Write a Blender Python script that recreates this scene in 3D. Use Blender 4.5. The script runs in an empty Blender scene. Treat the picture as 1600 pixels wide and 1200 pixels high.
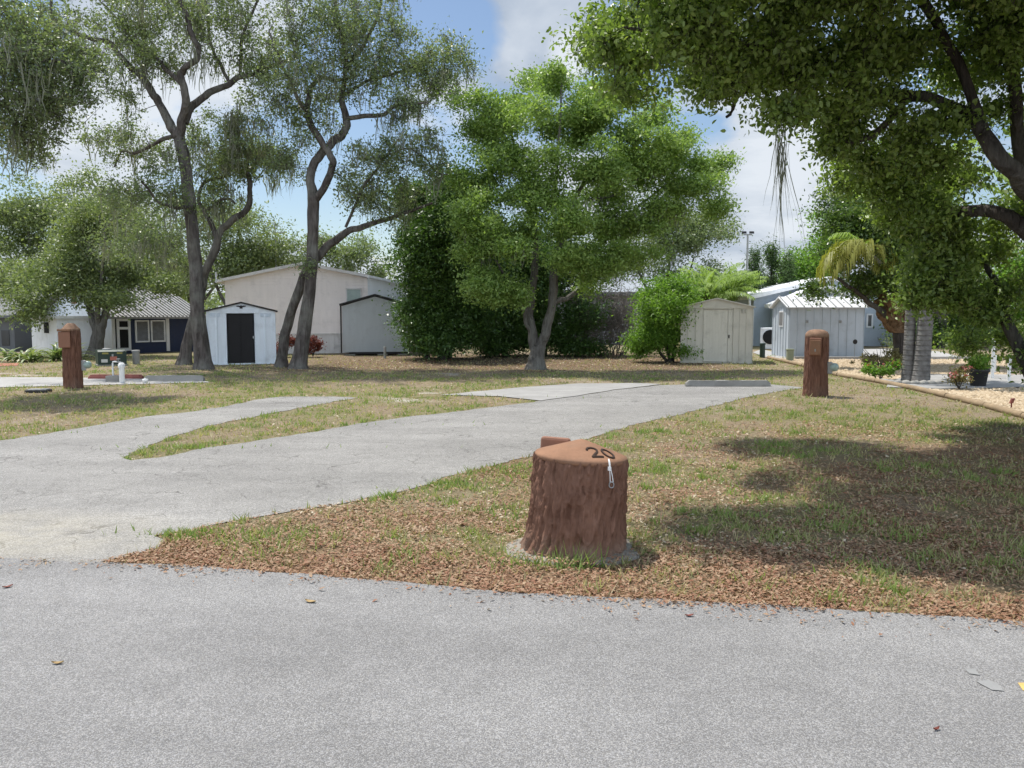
import bpy, bmesh, math, random
import numpy as np
from mathutils import Vector, Matrix

random.seed(7)
rng = np.random.default_rng(11)
scene = bpy.context.scene
C = scene.collection
R = math.radians

# ------------------------------------------------------------------ camera
FPX, HOR, EYE = 1290.0, 490.0, 1.65
TH = math.atan((600 - HOR) / FPX)
FW = np.array([0, math.cos(TH), -math.sin(TH)])
UP = np.array([0, math.sin(TH), math.cos(TH)])
RT = np.array([1.0, 0, 0])
EYEV = np.array([0, 0, EYE])


def ray(px, py):
    return FW + RT * (px - 800) / FPX + UP * (600 - py) / FPX


def P(px, py, Y):
    d = ray(px, py)
    return EYEV + d * (Y / d[1])


def G(px, py, z=0.0):
    d = ray(px, py)
    return EYEV + d * ((z - EYE) / d[2])


def mpp(Y):
    return Y / FPX


cam_d = bpy.data.cameras.new("camera")
cam_d.sensor_width = 36
cam_d.lens = FPX / 1600 * 36
cam_d.clip_end = 5000
cam_d.clip_start = 0.05
cam = bpy.data.objects.new("camera", cam_d)
cam.location = (0, 0, EYE)
cam.rotation_euler = (math.pi / 2 - TH, 0, 0)
C.objects.link(cam)
scene.camera = cam

# ------------------------------------------------------------------ materials


def new_mat(name):
    m = bpy.data.materials.new(name)
    m.use_nodes = True
    nt = m.node_tree
    nt.nodes.clear()
    out = nt.nodes.new("ShaderNodeOutputMaterial")
    return m, nt, out


class NT:
    """tiny node helper"""

    def __init__(self, nt):
        self.nt = nt

    def n(self, typ, **kw):
        nd = self.nt.nodes.new(typ)
        for k, v in kw.items():
            setattr(nd, k, v)
        return nd

    def put(self, sock, v):
        if hasattr(v, "is_linked") or hasattr(v, "links"):
            self.nt.links.new(v, sock)
        elif isinstance(v, (tuple, list)) and len(v) == 3 and sock.type == "RGBA":
            sock.default_value = (*v, 1)
        else:
            sock.default_value = v

    def math(self, op, a, b=0.0, c=0.0, clamp=False):
        nd = self.n("ShaderNodeMath", operation=op, use_clamp=clamp)
        self.put(nd.inputs[0], a)
        self.put(nd.inputs[1], b)
        self.put(nd.inputs[2], c)
        return nd.outputs[0]

    def vmath(self, op, a, b=None, s=None):
        nd = self.n("ShaderNodeVectorMath", operation=op)
        self.put(nd.inputs[0], a)
        if b is not None:
            self.put(nd.inputs[1], b)
        if s is not None:
            self.put(nd.inputs["Scale"], s)
        return nd.outputs["Value"] if op in ("DOT_PRODUCT", "LENGTH") else nd.outputs[0]

    def mix(self, f, a, b, blend="MIX"):
        nd = self.n("ShaderNodeMix", data_type="RGBA", blend_type=blend)
        self.put(nd.inputs[0], f)
        self.put(nd.inputs[6], a)
        self.put(nd.inputs[7], b)
        return nd.outputs[2]

    def noise(self, vec, scale, detail=4, rough=0.55, dist=0.0):
        nd = self.n("ShaderNodeTexNoise")
        self.put(nd.inputs["Vector"], vec)
        nd.inputs["Scale"].default_value = scale
        nd.inputs["Detail"].default_value = detail
        nd.inputs["Roughness"].default_value = rough
        nd.inputs["Distortion"].default_value = dist
        return nd.outputs["Fac"]

    def vor(self, vec, scale, feature="F1", out="Distance", rand=1.0):
        nd = self.n("ShaderNodeTexVoronoi", feature=feature)
        self.put(nd.inputs["Vector"], vec)
        nd.inputs["Scale"].default_value = scale
        nd.inputs["Randomness"].default_value = rand
        return nd.outputs[out]

    def remap(self, v, a, b, c=0.0, d=1.0):
        nd = self.n("ShaderNodeMapRange")
        self.put(nd.inputs[0], v)
        for i, x in enumerate((a, b, c, d)):
            nd.inputs[1 + i].default_value = x
        return nd.outputs[0]

    def pos(self):
        return self.n("ShaderNodeNewGeometry").outputs["Position"]

    def objco(self):
        return self.n("ShaderNodeTexCoord").outputs["Object"]

    def scale(self, vec, s):
        nd = self.n("ShaderNodeMapping")
        self.put(nd.inputs["Vector"], vec)
        nd.inputs["Scale"].default_value = s
        return nd.outputs[0]

    def attr(self, name, out="Fac"):
        return self.n("ShaderNodeAttribute", attribute_name=name).outputs[out]

    def bsdf(self, col, rough=0.8, bump=None, bdist=0.01, bstr=0.6, metal=0.0, spec=0.3):
        b = self.n("ShaderNodeBsdfPrincipled")
        self.put(b.inputs["Base Color"], col)
        self.put(b.inputs["Roughness"], rough)
        b.inputs["Metallic"].default_value = metal
        b.inputs["Specular IOR Level"].default_value = spec
        if bump is not None:
            bp = self.n("ShaderNodeBump")
            bp.inputs["Strength"].default_value = bstr
            bp.inputs["Distance"].default_value = bdist
            self.put(bp.inputs["Height"], bump)
            self.nt.links.new(bp.outputs[0], b.inputs["Normal"])
        return b


def simple(name, col, rough=0.7, amt=0.18, scale=6.0, bump=0.0, metal=0.0, spec=0.3, dirt=0.0, streak=False):
    m, nt, out = new_mat(name)
    h = NT(nt)
    v = h.objco()
    if streak:
        n1 = h.noise(h.scale(v, (scale * 2.2, scale * 2.2, scale * 0.25)), 1.0, 5, 0.6)
    else:
        n1 = h.noise(v, scale, 5, 0.6)
    n2 = h.noise(v, scale * 9, 3, 0.6)
    f = h.math("ADD", h.math("MULTIPLY", n1, 0.7), h.math("MULTIPLY", n2, 0.3))
    f = h.remap(f, 0.3, 0.7, 1 - amt, 1 + amt)
    c = h.vmath("SCALE", col, s=f)
    if dirt > 0:
        dn = h.remap(h.noise(v, scale * 0.7, 6, 0.65), 0.52, 0.75, 0, dirt)
        c = h.mix(dn, c, (0.12, 0.105, 0.085))
    b = h.bsdf(c, rough, n2 if bump else None, bump or 0.01, 0.5, metal, spec)
    nt.links.new(b.outputs[0], out.inputs[0])
    return m


def leaf_mat(name, ca, cb, cc=None, rough=0.42, trans=0.33, spec=0.4):
    m, nt, out = new_mat(name)
    h = NT(nt)
    v = h.attr("v")
    c = h.mix(v, ca, cb)
    if cc is not None:
        c = h.mix(h.remap(v, 0.93, 0.97), c, cc)
    b = h.bsdf(c, rough, spec=spec)
    t = h.n("ShaderNodeBsdfTranslucent")
    tc = h.mix(0.6, c, h.mix(1.0, c, (1.35, 1.5, 0.45), "MULTIPLY"))
    h.put(t.inputs[0], h.vmath("SCALE", tc, s=1.5))
    mx = h.n("ShaderNodeMixShader")
    mx.inputs[0].default_value = trans
    nt.links.new(b.outputs[0], mx.inputs[1])
    nt.links.new(t.outputs[0], mx.inputs[2])
    nt.links.new(mx.outputs[0], out.inputs[0])
    return m


def bark_mat(name, ca, cb, sc=14.0, lichen=0.0):
    m, nt, out = new_mat(name)
    h = NT(nt)
    v = h.objco()
    vs = h.scale(v, (1, 1, 0.22))
    n = h.noise(vs, sc, 6, 0.65, 0.6)
    w = h.vor(h.scale(v, (1, 1, 0.18)), sc * 1.6)
    n2 = h.noise(v, 1.6, 4)
    c = h.mix(h.remap(n, 0.3, 0.7), ca, cb)
    c = h.mix(h.remap(n2, 0.45, 0.7, 0, lichen), c, (0.33, 0.34, 0.29))
    hh = h.math("ADD", n, h.math("MULTIPLY", w, 0.8))
    b = h.bsdf(c, 0.92, hh, 0.05, 1.0, spec=0.12)
    nt.links.new(b.outputs[0], out.inputs[0])
    return m


def asphalt_mat(name, base, fine, contrast, cracks, tint=(1, 1, 1), patch=0.12):
    m, nt, out = new_mat(name)
    h = NT(nt)
    v = h.pos()
    cell = h.vor(v, fine, out="Color")
    sep = h.n("ShaderNodeSeparateColor")
    nt.links.new(cell, sep.inputs[0])
    d = h.vor(v, fine)
    sp = h.math("POWER", sep.outputs[0], 1.5)
    big = h.noise(v, 0.55, 6, 0.6)
    mid = h.noise(v, 5.0, 5, 0.65)
    f = h.math("MULTIPLY", h.remap(sp, 0, 1, 1 - contrast, 1 + contrast * 1.1), h.remap(big, 0.3, 0.7, 1 - patch, 1 + patch))
    f = h.math("MULTIPLY", f, h.remap(mid, 0.3, 0.7, 0.93, 1.07))
    strk = h.noise(h.scale(v, (.25, 1.3, 1)), 1.1, 5, .6)
    f = h.math("MULTIPLY", f, h.remap(strk, .3, .7, 1.0 - patch * .8, 1.0 + patch * .6))
    stain = h.remap(h.noise(v, .9, 7, .7, .8), .64, .74, 1.0, .82)
    f = h.math("MULTIPLY", f, stain)
    pit = h.remap(h.noise(v, fine * 0.55, 3, 0.7), 0.30, 0.42, 0.62, 1.0)
    f = h.math("MULTIPLY", f, pit)
    c = h.vmath("SCALE", h.mix(1.0, base, h.mix(sep.outputs[1], (1.0, 0.985, 0.96), (0.97, 0.985, 1.03)), "MULTIPLY"), s=f)
    c = h.mix(1.0, c, tint, "MULTIPLY")
    hh = h.math("ADD", h.math("MULTIPLY", d, -1.0), h.math("MULTIPLY", sep.outputs[0], 0.35))
    if cracks:
        wv = h.vmath("ADD", v, h.vmath("SCALE", h.n("ShaderNodeTexNoise").outputs["Color"], s=0.0))
        dn = h.n("ShaderNodeTexNoise")
        nt.links.new(v, dn.inputs["Vector"])
        dn.inputs["Scale"].default_value = 2.6
        dn.inputs["Detail"].default_value = 5
        wv = h.vmath("ADD", v, h.vmath("SCALE", dn.outputs["Color"], s=0.55))
        e = h.vor(wv, 1.5, feature="DISTANCE_TO_EDGE")
        e2 = h.vor(wv, 5.0, feature="DISTANCE_TO_EDGE")
        reg = h.remap(h.noise(v, 0.7, 3), 0.45, 0.6)
        k = h.math("MULTIPLY", h.remap(e, 0.004, 0.016, 1, 0), h.remap(h.noise(v, 1.7, 3), 0.4, 0.6))
        k2 = h.math("MULTIPLY", h.remap(e2, 0.008, 0.03, 0.7, 0), reg)
        kk = h.math("MAXIMUM", k, k2)
        c = h.mix(h.math("MULTIPLY", kk, cracks), c, (0.06, 0.055, 0.05))
        # pale sandy wash near the road end
        px, py = -4.6, 6.0
        dd = h.vmath("LENGTH", h.vmath("MULTIPLY", h.vmath("SUBTRACT", v, (px, py, 0)), (0.42, 1.1, 0)))
        sd = h.math("MULTIPLY", h.remap(dd, 0.15, 1.1, 1, 0), h.remap(h.noise(v, 2.2, 6, 0.65), 0.35, 0.65, 0.1, 0.55))
        c = h.mix(sd, c, (0.50, 0.45, 0.33))
    b = h.bsdf(c, 0.88, hh, 0.006, 0.55, spec=0.25)
    nt.links.new(b.outputs[0], out.inputs[0])
    return m


def concrete_mat(name, col, fine=60.0):
    m, nt, out = new_mat(name)
    h = NT(nt)
    v = h.pos()
    n = h.noise(v, 1.3, 6, 0.65)
    n2 = h.noise(v, fine, 4, 0.7)
    st = h.remap(h.noise(h.scale(v, (0.6, 3.0, 1)), 2.0, 5, 0.6), 0.5, 0.75, 0, 0.45)
    f = h.math("MULTIPLY", h.remap(n, 0.3, 0.7, 0.82, 1.14), h.remap(n2, 0.25, 0.75, 0.82, 1.15))
    c = h.vmath("SCALE", col, s=f)
    c = h.mix(st, c, (col[0] * .55, col[1] * .55, col[2] * .52))
    b = h.bsdf(c, 0.9, n2, 0.004, 0.6, spec=0.2)
    nt.links.new(b.outputs[0], out.inputs[0])
    return m


M = {}
M["oakleaf"] = leaf_mat("oak_leaf", (0.10, 0.14, 0.065), (0.215, 0.26, 0.13), (0.34, 0.31, 0.14), 0.46, 0.32)
M["farleaf"] = leaf_mat("far_leaf", (0.10, 0.14, 0.06), (0.22, 0.26, 0.115), None, 0.45, 0.32)
M["camleaf"] = leaf_mat("camphor_leaf", (0.12, 0.20, 0.05), (0.27, 0.365, 0.10), (0.38, 0.44, 0.15), 0.46, 0.33)
M["darkleaf"] = leaf_mat("dark_leaf", (0.036, 0.075, 0.02), (0.11, 0.205, 0.04), None, 0.42, 0.22, 0.5)
M["nearleaf"] = leaf_mat("near_leaf", (0.095, 0.155, 0.036), (0.25, 0.335, 0.085), (0.40, 0.42, 0.13), 0.42, 0.33, 0.5)
M["fernleaf"] = leaf_mat("deep_leaf", (0.04, 0.08, 0.02), (0.11, 0.17, 0.04), None, 0.33, 0.3, 0.45)
M["brightleaf"] = leaf_mat("bright_leaf", (0.08, 0.17, 0.025), (0.19, 0.31, 0.05), None, 0.46, 0.38, 0.4)
M["palmleaf"] = leaf_mat("palm_leaf", (0.12, 0.19, 0.04), (0.24, 0.33, 0.08), None, 0.4, 0.35)
M["yellowleaf"] = leaf_mat("yellow_frond", (0.18, 0.19, 0.04), (0.29, 0.29, 0.07), None, 0.5, 0.3)
M["juniper"] = leaf_mat("juniper_leaf", (0.045, 0.085, 0.03), (0.10, 0.16, 0.05), None, 0.5, 0.2)
M["redleaf"] = leaf_mat("red_leaf", (0.10, 0.03, 0.03), (0.22, 0.06, 0.05), (0.06, 0.12, 0.03), 0.4, 0.25)
M["strapleaf"] = leaf_mat("strap_leaf", (0.09, 0.15, 0.04), (0.30, 0.33, 0.16), (0.25, 0.08, 0.05), 0.4, 0.25)
M["flower"] = leaf_mat("pink_flower", (0.38, 0.09, 0.11), (0.5, 0.2, 0.2), None, 0.5, 0.3)
M["yflower"] = leaf_mat("yellow_flower", (0.6, 0.45, 0.03), (0.7, 0.55, 0.06), None, 0.5, 0.3)
M["dryshrub"] = leaf_mat("dry_shrub_leaf", (0.16, 0.13, 0.05), (0.22, 0.20, 0.09), (0.35, 0.12, 0.09), 0.5, 0.25)
M["moss"] = leaf_mat("spanish_moss", (0.15, 0.155, 0.125), (0.27, 0.275, 0.23), None, 0.9, 0.25, 0.1)
M["grass"] = leaf_mat("grass_blade", (0.41, 0.34, 0.215), (0.17, 0.255, 0.065), None, 0.5, 0.3, 0.2)
M["litter"] = leaf_mat("dry_litter", (0.245, 0.115, 0.07), (0.40, 0.305, 0.20), (0.50, 0.43, 0.32), 0.7, 0.1, 0.2)
M["stone"] = leaf_mat("gravel_stone", (0.31, 0.23, 0.14), (0.50, 0.41, 0.29), None, 0.8, 0.0, 0.2)
M["oakbark"] = bark_mat("oak_bark", (0.04, 0.034, 0.03), (0.155, 0.135, 0.125), 9, 0.4)
M["greybark"] = bark_mat("grey_bark", (0.075, 0.068, 0.06), (0.19, 0.178, 0.16), 12, 0.3)
M["darkbark"] = bark_mat("dark_bark", (0.035, 0.03, 0.026), (0.10, 0.085, 0.075), 14, 0.2)
M["twig"] = bark_mat("bare_twig", (0.16, 0.14, 0.125), (0.33, 0.30, 0.27), 30, 0.0)
def palm_bark():
    m, nt, out = new_mat("palm_bark")
    h = NT(nt)
    v = h.objco()
    sx = h.n("ShaderNodeSeparateXYZ")
    nt.links.new(v, sx.inputs[0])
    zz_ = h.math("ADD", sx.outputs[2], h.math("MULTIPLY", h.noise(v, 3.0, 4), .06))
    ring = h.math("POWER", h.math("ABSOLUTE", h.math("SINE", h.math("MULTIPLY", zz_, 26.0))), 6.0)
    n_ = h.noise(v, 9, 6, .65)
    c = h.mix(h.remap(n_, .3, .7), (0.11, 0.10, 0.095), (0.235, 0.225, 0.21))
    c = h.mix(h.math("MULTIPLY", ring, .32), c, (0.075, 0.068, 0.06))
    c = h.mix(h.remap(h.noise(v, 2.0, 5, .6), .55, .75, 0, .5), c, (0.36, 0.36, 0.33))
    b = h.bsdf(c, .9, h.math("ADD", h.math("MULTIPLY", ring, -1.0), n_), .02, .8, spec=.15)
    nt.links.new(b.outputs[0], out.inputs[0])
    return m


M["palmbark"] = palm_bark()
M["road"] = asphalt_mat("road_asphalt", (0.25, 0.245, 0.237), 200.0, 0.36, 0.0)
M["drive"] = asphalt_mat("drive_asphalt", (0.275, 0.267, 0.25), 150.0, 0.36, 0.62, patch=0.15)
M["concrete"] = concrete_mat("concrete", (0.315, 0.308, 0.295))
M["palecrete"] = concrete_mat("pale_concrete", (0.36, 0.352, 0.338))
M["curb"] = concrete_mat("curb_concrete", (0.30, 0.29, 0.265), 90)
M["sandcrete"] = concrete_mat("sandy_concrete", (0.27, 0.25, 0.215), 90)
M["redcurb"] = simple("red_curb_paint", (0.22, 0.075, 0.06), 0.8, 0.25, 8, 0.004)
M["redpaver"] = simple("red_paver", (0.33, 0.13, 0.09), 0.85, 0.3, 9, 0.004)
M["white"] = simple("white_paint", (0.72, 0.73, 0.74), 0.5, 0.06, 3, 0, 0, 0.35, 0.25, True)
M["whitemetal"] = simple("white_metal", (0.76, 0.82, 0.88), 0.5, 0.08, 3, 0, 0.0, 0.4, 0.25, True)
M["roofmetal"] = simple("roof_metal", (0.66, 0.67, 0.67), 0.42, 0.12, 4, 0, 0.0, 0.45, 0.35, True)
M["shaderoof"] = simple("shaded_roof_metal", (0.27, 0.27, 0.265), 0.5, 0.25, 4, 0, 0.0, 0.4, 0.6, True)  # white roof metal darkened in colour to stand for dappled tree shade
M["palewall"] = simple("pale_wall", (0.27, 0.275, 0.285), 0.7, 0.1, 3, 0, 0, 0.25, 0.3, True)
M["siding"] = simple("beige_siding", (0.88, 0.805, 0.765), 0.7, 0.05, 3, 0, 0, 0.25, 0.2, True)
M["skirt"] = simple("skirting_panel", (0.72, 0.69, 0.67), 0.7, 0.06, 3, 0, 0, 0.25, 0.4, True)
M["greysiding"] = simple("grey_siding", (0.52, 0.555, 0.58), 0.7, 0.06, 3, 0, 0, 0.25, 0.2, True)
M["bluegrey"] = simple("blue_grey_siding", (0.40, 0.46, 0.52), 0.7, 0.06, 3, 0, 0, 0.25, 0.2, True)
M["bluegreymetal"] = simple("blue_grey_metal", (0.45, 0.50, 0.55), 0.6, 0.09, 3, 0, 0, 0.35, 0.3, True)
M["tan"] = simple("tan_metal", (0.58, 0.555, 0.485), 0.6, 0.08, 3, 0, 0, 0.3, 0.35, True)
M["tandoor"] = simple("tan_door", (0.62, 0.595, 0.52), 0.6, 0.07, 3, 0, 0, 0.3, 0.35, True)
M["navy"] = simple("navy_paint", (0.028, 0.040, 0.085), 0.6, 0.12, 4, 0, 0, 0.3, 0.2, True)
M["black"] = simple("black_paint", (0.012, 0.011, 0.012), 0.55, 0.2, 4)
M["darktrim"] = simple("dark_trim", (0.025, 0.022, 0.022), 0.5, 0.2, 4)
M["dark"] = simple("dark_interior", (0.012, 0.012, 0.012), 0.8, 0.1, 4)
M["glass"] = simple("dark_glass", (0.03, 0.035, 0.04), 0.12, 0.1, 3, 0, 0, 0.6)
M["blind"] = simple("green_glass", (0.30, 0.38, 0.34), 0.2, 0.15, 3, 0, 0, 0.5)
M["louver"] = simple("louver_pane", (0.20, 0.20, 0.20), 0.3, 0.25, 8, 0, 0, 0.5)
M["greengrey"] = simple("green_cabinet", (0.018, 0.04, 0.03), 0.45, 0.15, 6, 0, 0, 0.4, 0.2)
M["palegreen"] = simple("pale_green_plastic", (0.26, 0.29, 0.20), 0.6, 0.1, 6)
M["sticker"] = simple("white_sticker", (0.6, 0.6, 0.58), 0.6, 0.1, 20)
M["ysticker"] = simple("yellow_sticker", (0.32, 0.28, 0.08), 0.6, 0.15, 20)
M["rsticker"] = simple("red_sticker", (0.45, 0.16, 0.12), 0.6, 0.15, 20)
M["greypipe"] = simple("grey_pipe", (0.30, 0.30, 0.29), 0.6, 0.12, 8)
M["pvc"] = simple("white_pvc", (0.74, 0.74, 0.72), 0.4, 0.08, 8, 0, 0, 0.4, 0.2)
M["galv"] = simple("galvanised", (0.34, 0.35, 0.36), 0.4, 0.15, 8, 0, 0.6)
M["timber"] = simple("edging_timber", (0.27, 0.20, 0.125), 0.85, 0.3, 6, 0.006)
M["pot"] = simple("dark_pot", (0.025, 0.025, 0.025), 0.5, 0.2, 6)
def fern_mat():
    m, nt, out = new_mat("fern_basket")
    h = NT(nt)
    v = h.objco()
    a_ = h.noise(v, 5, 6, .7, 1.0)
    b_ = h.vor(h.scale(v, (1, 1, .5)), 7.0)
    c = h.mix(h.remap(a_, .35, .65), (0.08, 0.05, 0.028), (0.29, 0.185, 0.11))
    c = h.mix(h.remap(b_, .05, .3, .7, 0), c, (0.05, 0.035, 0.02))
    b = h.bsdf(c, .95, h.math("ADD", a_, b_), .08, 1.0, spec=.1)
    nt.links.new(b.outputs[0], out.inputs[0])
    return m


M["fern"] = fern_mat()
def stump_bark():
    m, nt, out = new_mat("stump_bark")
    h = NT(nt)
    v = h.objco()
    n_ = h.noise(h.scale(v, (1, 1, .3)), 18, 6, .65, .6)
    big = h.noise(v, 3.5, 5, .6)
    c = h.mix(h.remap(n_, .3, .7), (0.115, 0.058, 0.038), (0.215, 0.115, 0.078))
    c = h.mix(h.remap(big, .4, .7, 0, .35), c, (0.235, 0.135, 0.095))
    chip = h.remap(h.noise(h.scale(v, (1, 1, .45)), 16, 3, .5), .735, .76, 0, .75)
    c = h.mix(chip, c, (0.42, 0.36, 0.31))
    sx = h.n("ShaderNodeSeparateXYZ")
    nt.links.new(v, sx.inputs[0])
    dust = h.math("MULTIPLY", h.remap(sx.outputs[2], .0, .16, .55, 0), h.remap(h.noise(v, 9, 5, .65), .35, .65))
    c = h.mix(dust, c, (0.30, 0.25, 0.19))
    b = h.bsdf(c, .9, n_, .02, .9, spec=.15)
    nt.links.new(b.outputs[0], out.inputs[0])
    return m


M["stumpbark"] = stump_bark()
M["stumptop"] = simple("stump_top", (0.25, 0.137, 0.083), 0.88, 0.22, 4.5, 0.003, 0, 0.2, 0.35)
M["postbark"] = bark_mat("post_bark", (0.115, 0.055, 0.038), (0.24, 0.125, 0.085), 16, 0.10)
M["postcap"] = simple("post_cap", (0.24, 0.15, 0.10), 0.9, 0.35, 12, 0.006, 0, 0.1, 0.3)
M["boxbrown"] = simple("brown_box", (0.25, 0.12, 0.075), 0.6, 0.12, 6, 0, 0, 0.3, 0.2)
M["digit"] = simple("digit_bronze", (0.05, 0.03, 0.022), 0.45, 0.2, 20, 0, 0.2)
M["roadpatch"] = simple("road_patch", (0.245, 0.245, 0.24), 0.8, 0.1, 9)
M["yellowpaint"] = simple("yellow_paint", (0.55, 0.36, 0.12), 0.8, 0.25, 12)
M["tanleaf"] = simple("fallen_leaf", (0.36, 0.25, 0.11), 0.7, 0.2, 20)
M["brownleaf"] = simple("brown_leaf", (0.22, 0.07, 0.05), 0.7, 0.2, 20)
M["fargrey"] = simple("far_house_wall", (0.13, 0.135, 0.14), 0.7, 0.1, 2)

# ------------------------------------------------------------------ object helpers


def thing(name, label, cat, loc=(0, 0, 0), rotz=0.0, group=None):
    o = bpy.data.objects.new(name, None)
    C.objects.link(o)
    o.empty_display_size = 0.2
    o.location = loc
    o.rotation_euler = (0, 0, rotz)
    o["label"] = label
    o["category"] = cat
    if group:
        o["group"] = group
    return o


def tag(o, label, cat, group=None):
    o["label"] = label
    o["category"] = cat
    if group:
        o["group"] = group
    return o


def np_obj(name, V, F, mat, parent=None, attr=None, smooth=False, off=None):
    V = np.asarray(V, dtype=np.float32).reshape(-1, 3)
    if off is not None:
        V = V - np.asarray(off, dtype=np.float32)
    F = np.asarray(F, dtype=np.int32)
    k = F.shape[1]
    me = bpy.data.meshes.new(name)
    me.vertices.add(len(V))
    me.vertices.foreach_set("co", V.ravel())
    me.loops.add(F.size)
    me.loops.foreach_set("vertex_index", F.ravel())
    me.polygons.add(len(F))
    me.polygons.foreach_set("loop_start", np.arange(0, F.size, k, dtype=np.int32))
    if smooth:
        me.polygons.foreach_set("use_smooth", np.ones(len(F), dtype=bool))
    if attr is not None:
        a = me.attributes.new("v", "FLOAT", "FACE")
        a.data.foreach_set("value", np.asarray(attr, dtype=np.float32))
    me.update(calc_edges=True)
    me.validate()
    me.materials.append(mat)
    o = bpy.data.objects.new(name, me)
    C.objects.link(o)
    if parent is not None:
        o.parent = parent
    return o


class MB:
    def __init__(self):
        self.v = []
        self.f = []
        self.s = []

    def add(self, verts, faces, smooth=False):
        b = len(self.v)
        self.v += [tuple(map(float, p)) for p in verts]
        self.f += [tuple(b + i for i in f) for f in faces]
        self.s += [smooth] * len(faces)

    def box(self, x0, x1, y0, y1, z0, z1, bev=0.0):
        if bev <= 0:
            vs = [(x, y, z) for z in (z0, z1) for y in (y0, y1) for x in (x0, x1)]
            self.add(vs, [(0, 2, 3, 1), (4, 5, 7, 6), (0, 1, 5, 4), (2, 6, 7, 3), (0, 4, 6, 2), (1, 3, 7, 5)])
        else:
            bm = bmesh.new()
            bmesh.ops.create_cube(bm, size=1)
            for v in bm.verts:
                v.co = Vector(((x0 + x1) / 2 + v.co.x * (x1 - x0), (y0 + y1) / 2 + v.co.y * (y1 - y0), (z0 + z1) / 2 + v.co.z * (z1 - z0)))
            bmesh.ops.bevel(bm, geom=bm.edges[:], offset=bev, segments=2, affect="EDGES", profile=0.5)
            bm.verts.index_update()
            self.add([v.co[:] for v in bm.verts], [[v.index for v in f.verts] for f in bm.faces])
            bm.free()

    def quad(self, a, b, c, d):
        self.add([a, b, c, d], [(0, 1, 2, 3)])

    def prism(self, poly, axis, a0, a1):
        """polygon (u,w) extruded along axis 'x','y','z'"""
        n = len(poly)

        def mk(p, a):
            return {"x": (a, p[0], p[1]), "y": (p[0], a, p[1]), "z": (p[0], p[1], a)}[axis]
        vs = [mk(p, a0) for p in poly] + [mk(p, a1) for p in poly]
        fs = [tuple(range(n)), tuple(range(2 * n - 1, n - 1, -1))]
        fs += [(i, (i + 1) % n, n + (i + 1) % n, n + i)[::-1] for i in range(n)]
        self.add(vs, fs)

    def lathe(self, prof, cx=0, cy=0, seg=16, smooth=True, cap=True):
        n = len(prof)
        vs = []
        for r, z in prof:
            for k in range(seg):
                a = 2 * math.pi * k / seg
                vs.append((cx + r * math.cos(a), cy + r * math.sin(a), z))
        fs = []
        for i in range(n - 1):
            for k in range(seg):
                fs.append((i * seg + k, i * seg + (k + 1) % seg, (i + 1) * seg + (k + 1) % seg, (i + 1) * seg + k))
        self.add(vs, fs, smooth)
        if cap:
            self.add(vs[-seg:], [tuple(range(seg))])
            self.add(vs[:seg], [tuple(range(seg))[::-1]])

    def tube(self, pts, rads, seg=8, smooth=True):
        V, F = tube_np(np.array(pts, float), np.array(rads, float) if not np.isscalar(rads) else np.full(len(pts), rads), seg)
        self.add(V.tolist(), F.tolist(), smooth)
        self.add(V[:seg].tolist(), [tuple(range(seg))[::-1]])
        self.add(V[-seg:].tolist(), [tuple(range(seg))])

    def build(self, name, mat, parent=None, fix=True):
        me = bpy.data.meshes.new(name)
        me.from_pydata(self.v, [], self.f)
        me.polygons.foreach_set("use_smooth", self.s)
        me.update()
        if fix:
            bm = bmesh.new()
            bm.from_mesh(me)
            bmesh.ops.recalc_face_normals(bm, faces=bm.faces[:])
            bm.to_mesh(me)
            bm.free()
        me.materials.append(mat)
        o = bpy.data.objects.new(name, me)
        C.objects.link(o)
        if parent is not None:
            o.parent = parent
        return o


def tube_np(pts, rad, seg=8, wob=None):
    n = len(pts)
    T = np.gradient(pts, axis=0)
    T /= np.linalg.norm(T, axis=1, keepdims=True) + 1e-9
    ref = np.array([0.31, 0.17, 0.93]) if abs(T[:, 2]).mean() < 0.8 else np.array([0.9, 0.4, 0.1])
    N = np.cross(T, ref)
    N /= np.linalg.norm(N, axis=1, keepdims=True) + 1e-9
    B = np.cross(T, N)
    a = np.linspace(0, 2 * math.pi, seg, endpoint=False)
    rr = rad[:, None] * np.ones(seg)[None]
    if wob is not None:
        rr = rr * wob
    V = pts[:, None] + rr[..., None] * (np.cos(a)[None, :, None] * N[:, None] + np.sin(a)[None, :, None] * B[:, None])
    i = np.arange(n - 1)[:, None] * seg
    k = np.arange(seg)[None]
    k1 = (k + 1) % seg
    F = np.stack([i + k, i + k1, i + seg + k1, i + seg + k], -1).reshape(-1, 4)
    return V.reshape(-1, 3), F


# value noise -----------------------------------------------------------
_perm = np.random.default_rng(3).random(65536)


def vnoise(p, seed=0):
    p = np.asarray(p, float)
    i = np.floor(p).astype(np.int64)
    f = p - i
    f = f * f * (3 - 2 * f)

    def h(dx, dy, dz):
        q = (i[..., 0] + dx) * 73856093 ^ (i[..., 1] + dy) * 19349663 ^ (i[..., 2] + dz) * 83492791 ^ (seed * 2654435)
        return _perm[(q ^ (q >> 13)) & 65535]
    fx, fy, fz = f[..., 0], f[..., 1], f[..., 2]

    def lx(dy, dz):
        return h(0, dy, dz) * (1 - fx) + h(1, dy, dz) * fx
    a = lx(0, 0) * (1 - fy) + lx(1, 0) * fy
    b = lx(0, 1) * (1 - fy) + lx(1, 1) * fy
    return a * (1 - fz) + b * fz


def fbm(p, seed=0, octv=4):
    p = np.asarray(p, float)
    s, a, t = 0, 0.5, 0
    for o in range(octv):
        s = s + a * vnoise(p * 2 ** o, seed + o * 7)
        t += a
        a *= 0.5
    return s / t


def n2(x, y, sc, seed, octv=4):
    return fbm(np.stack([x * sc, y * sc, np.zeros_like(x) + 0.5], -1), seed, octv)


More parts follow.
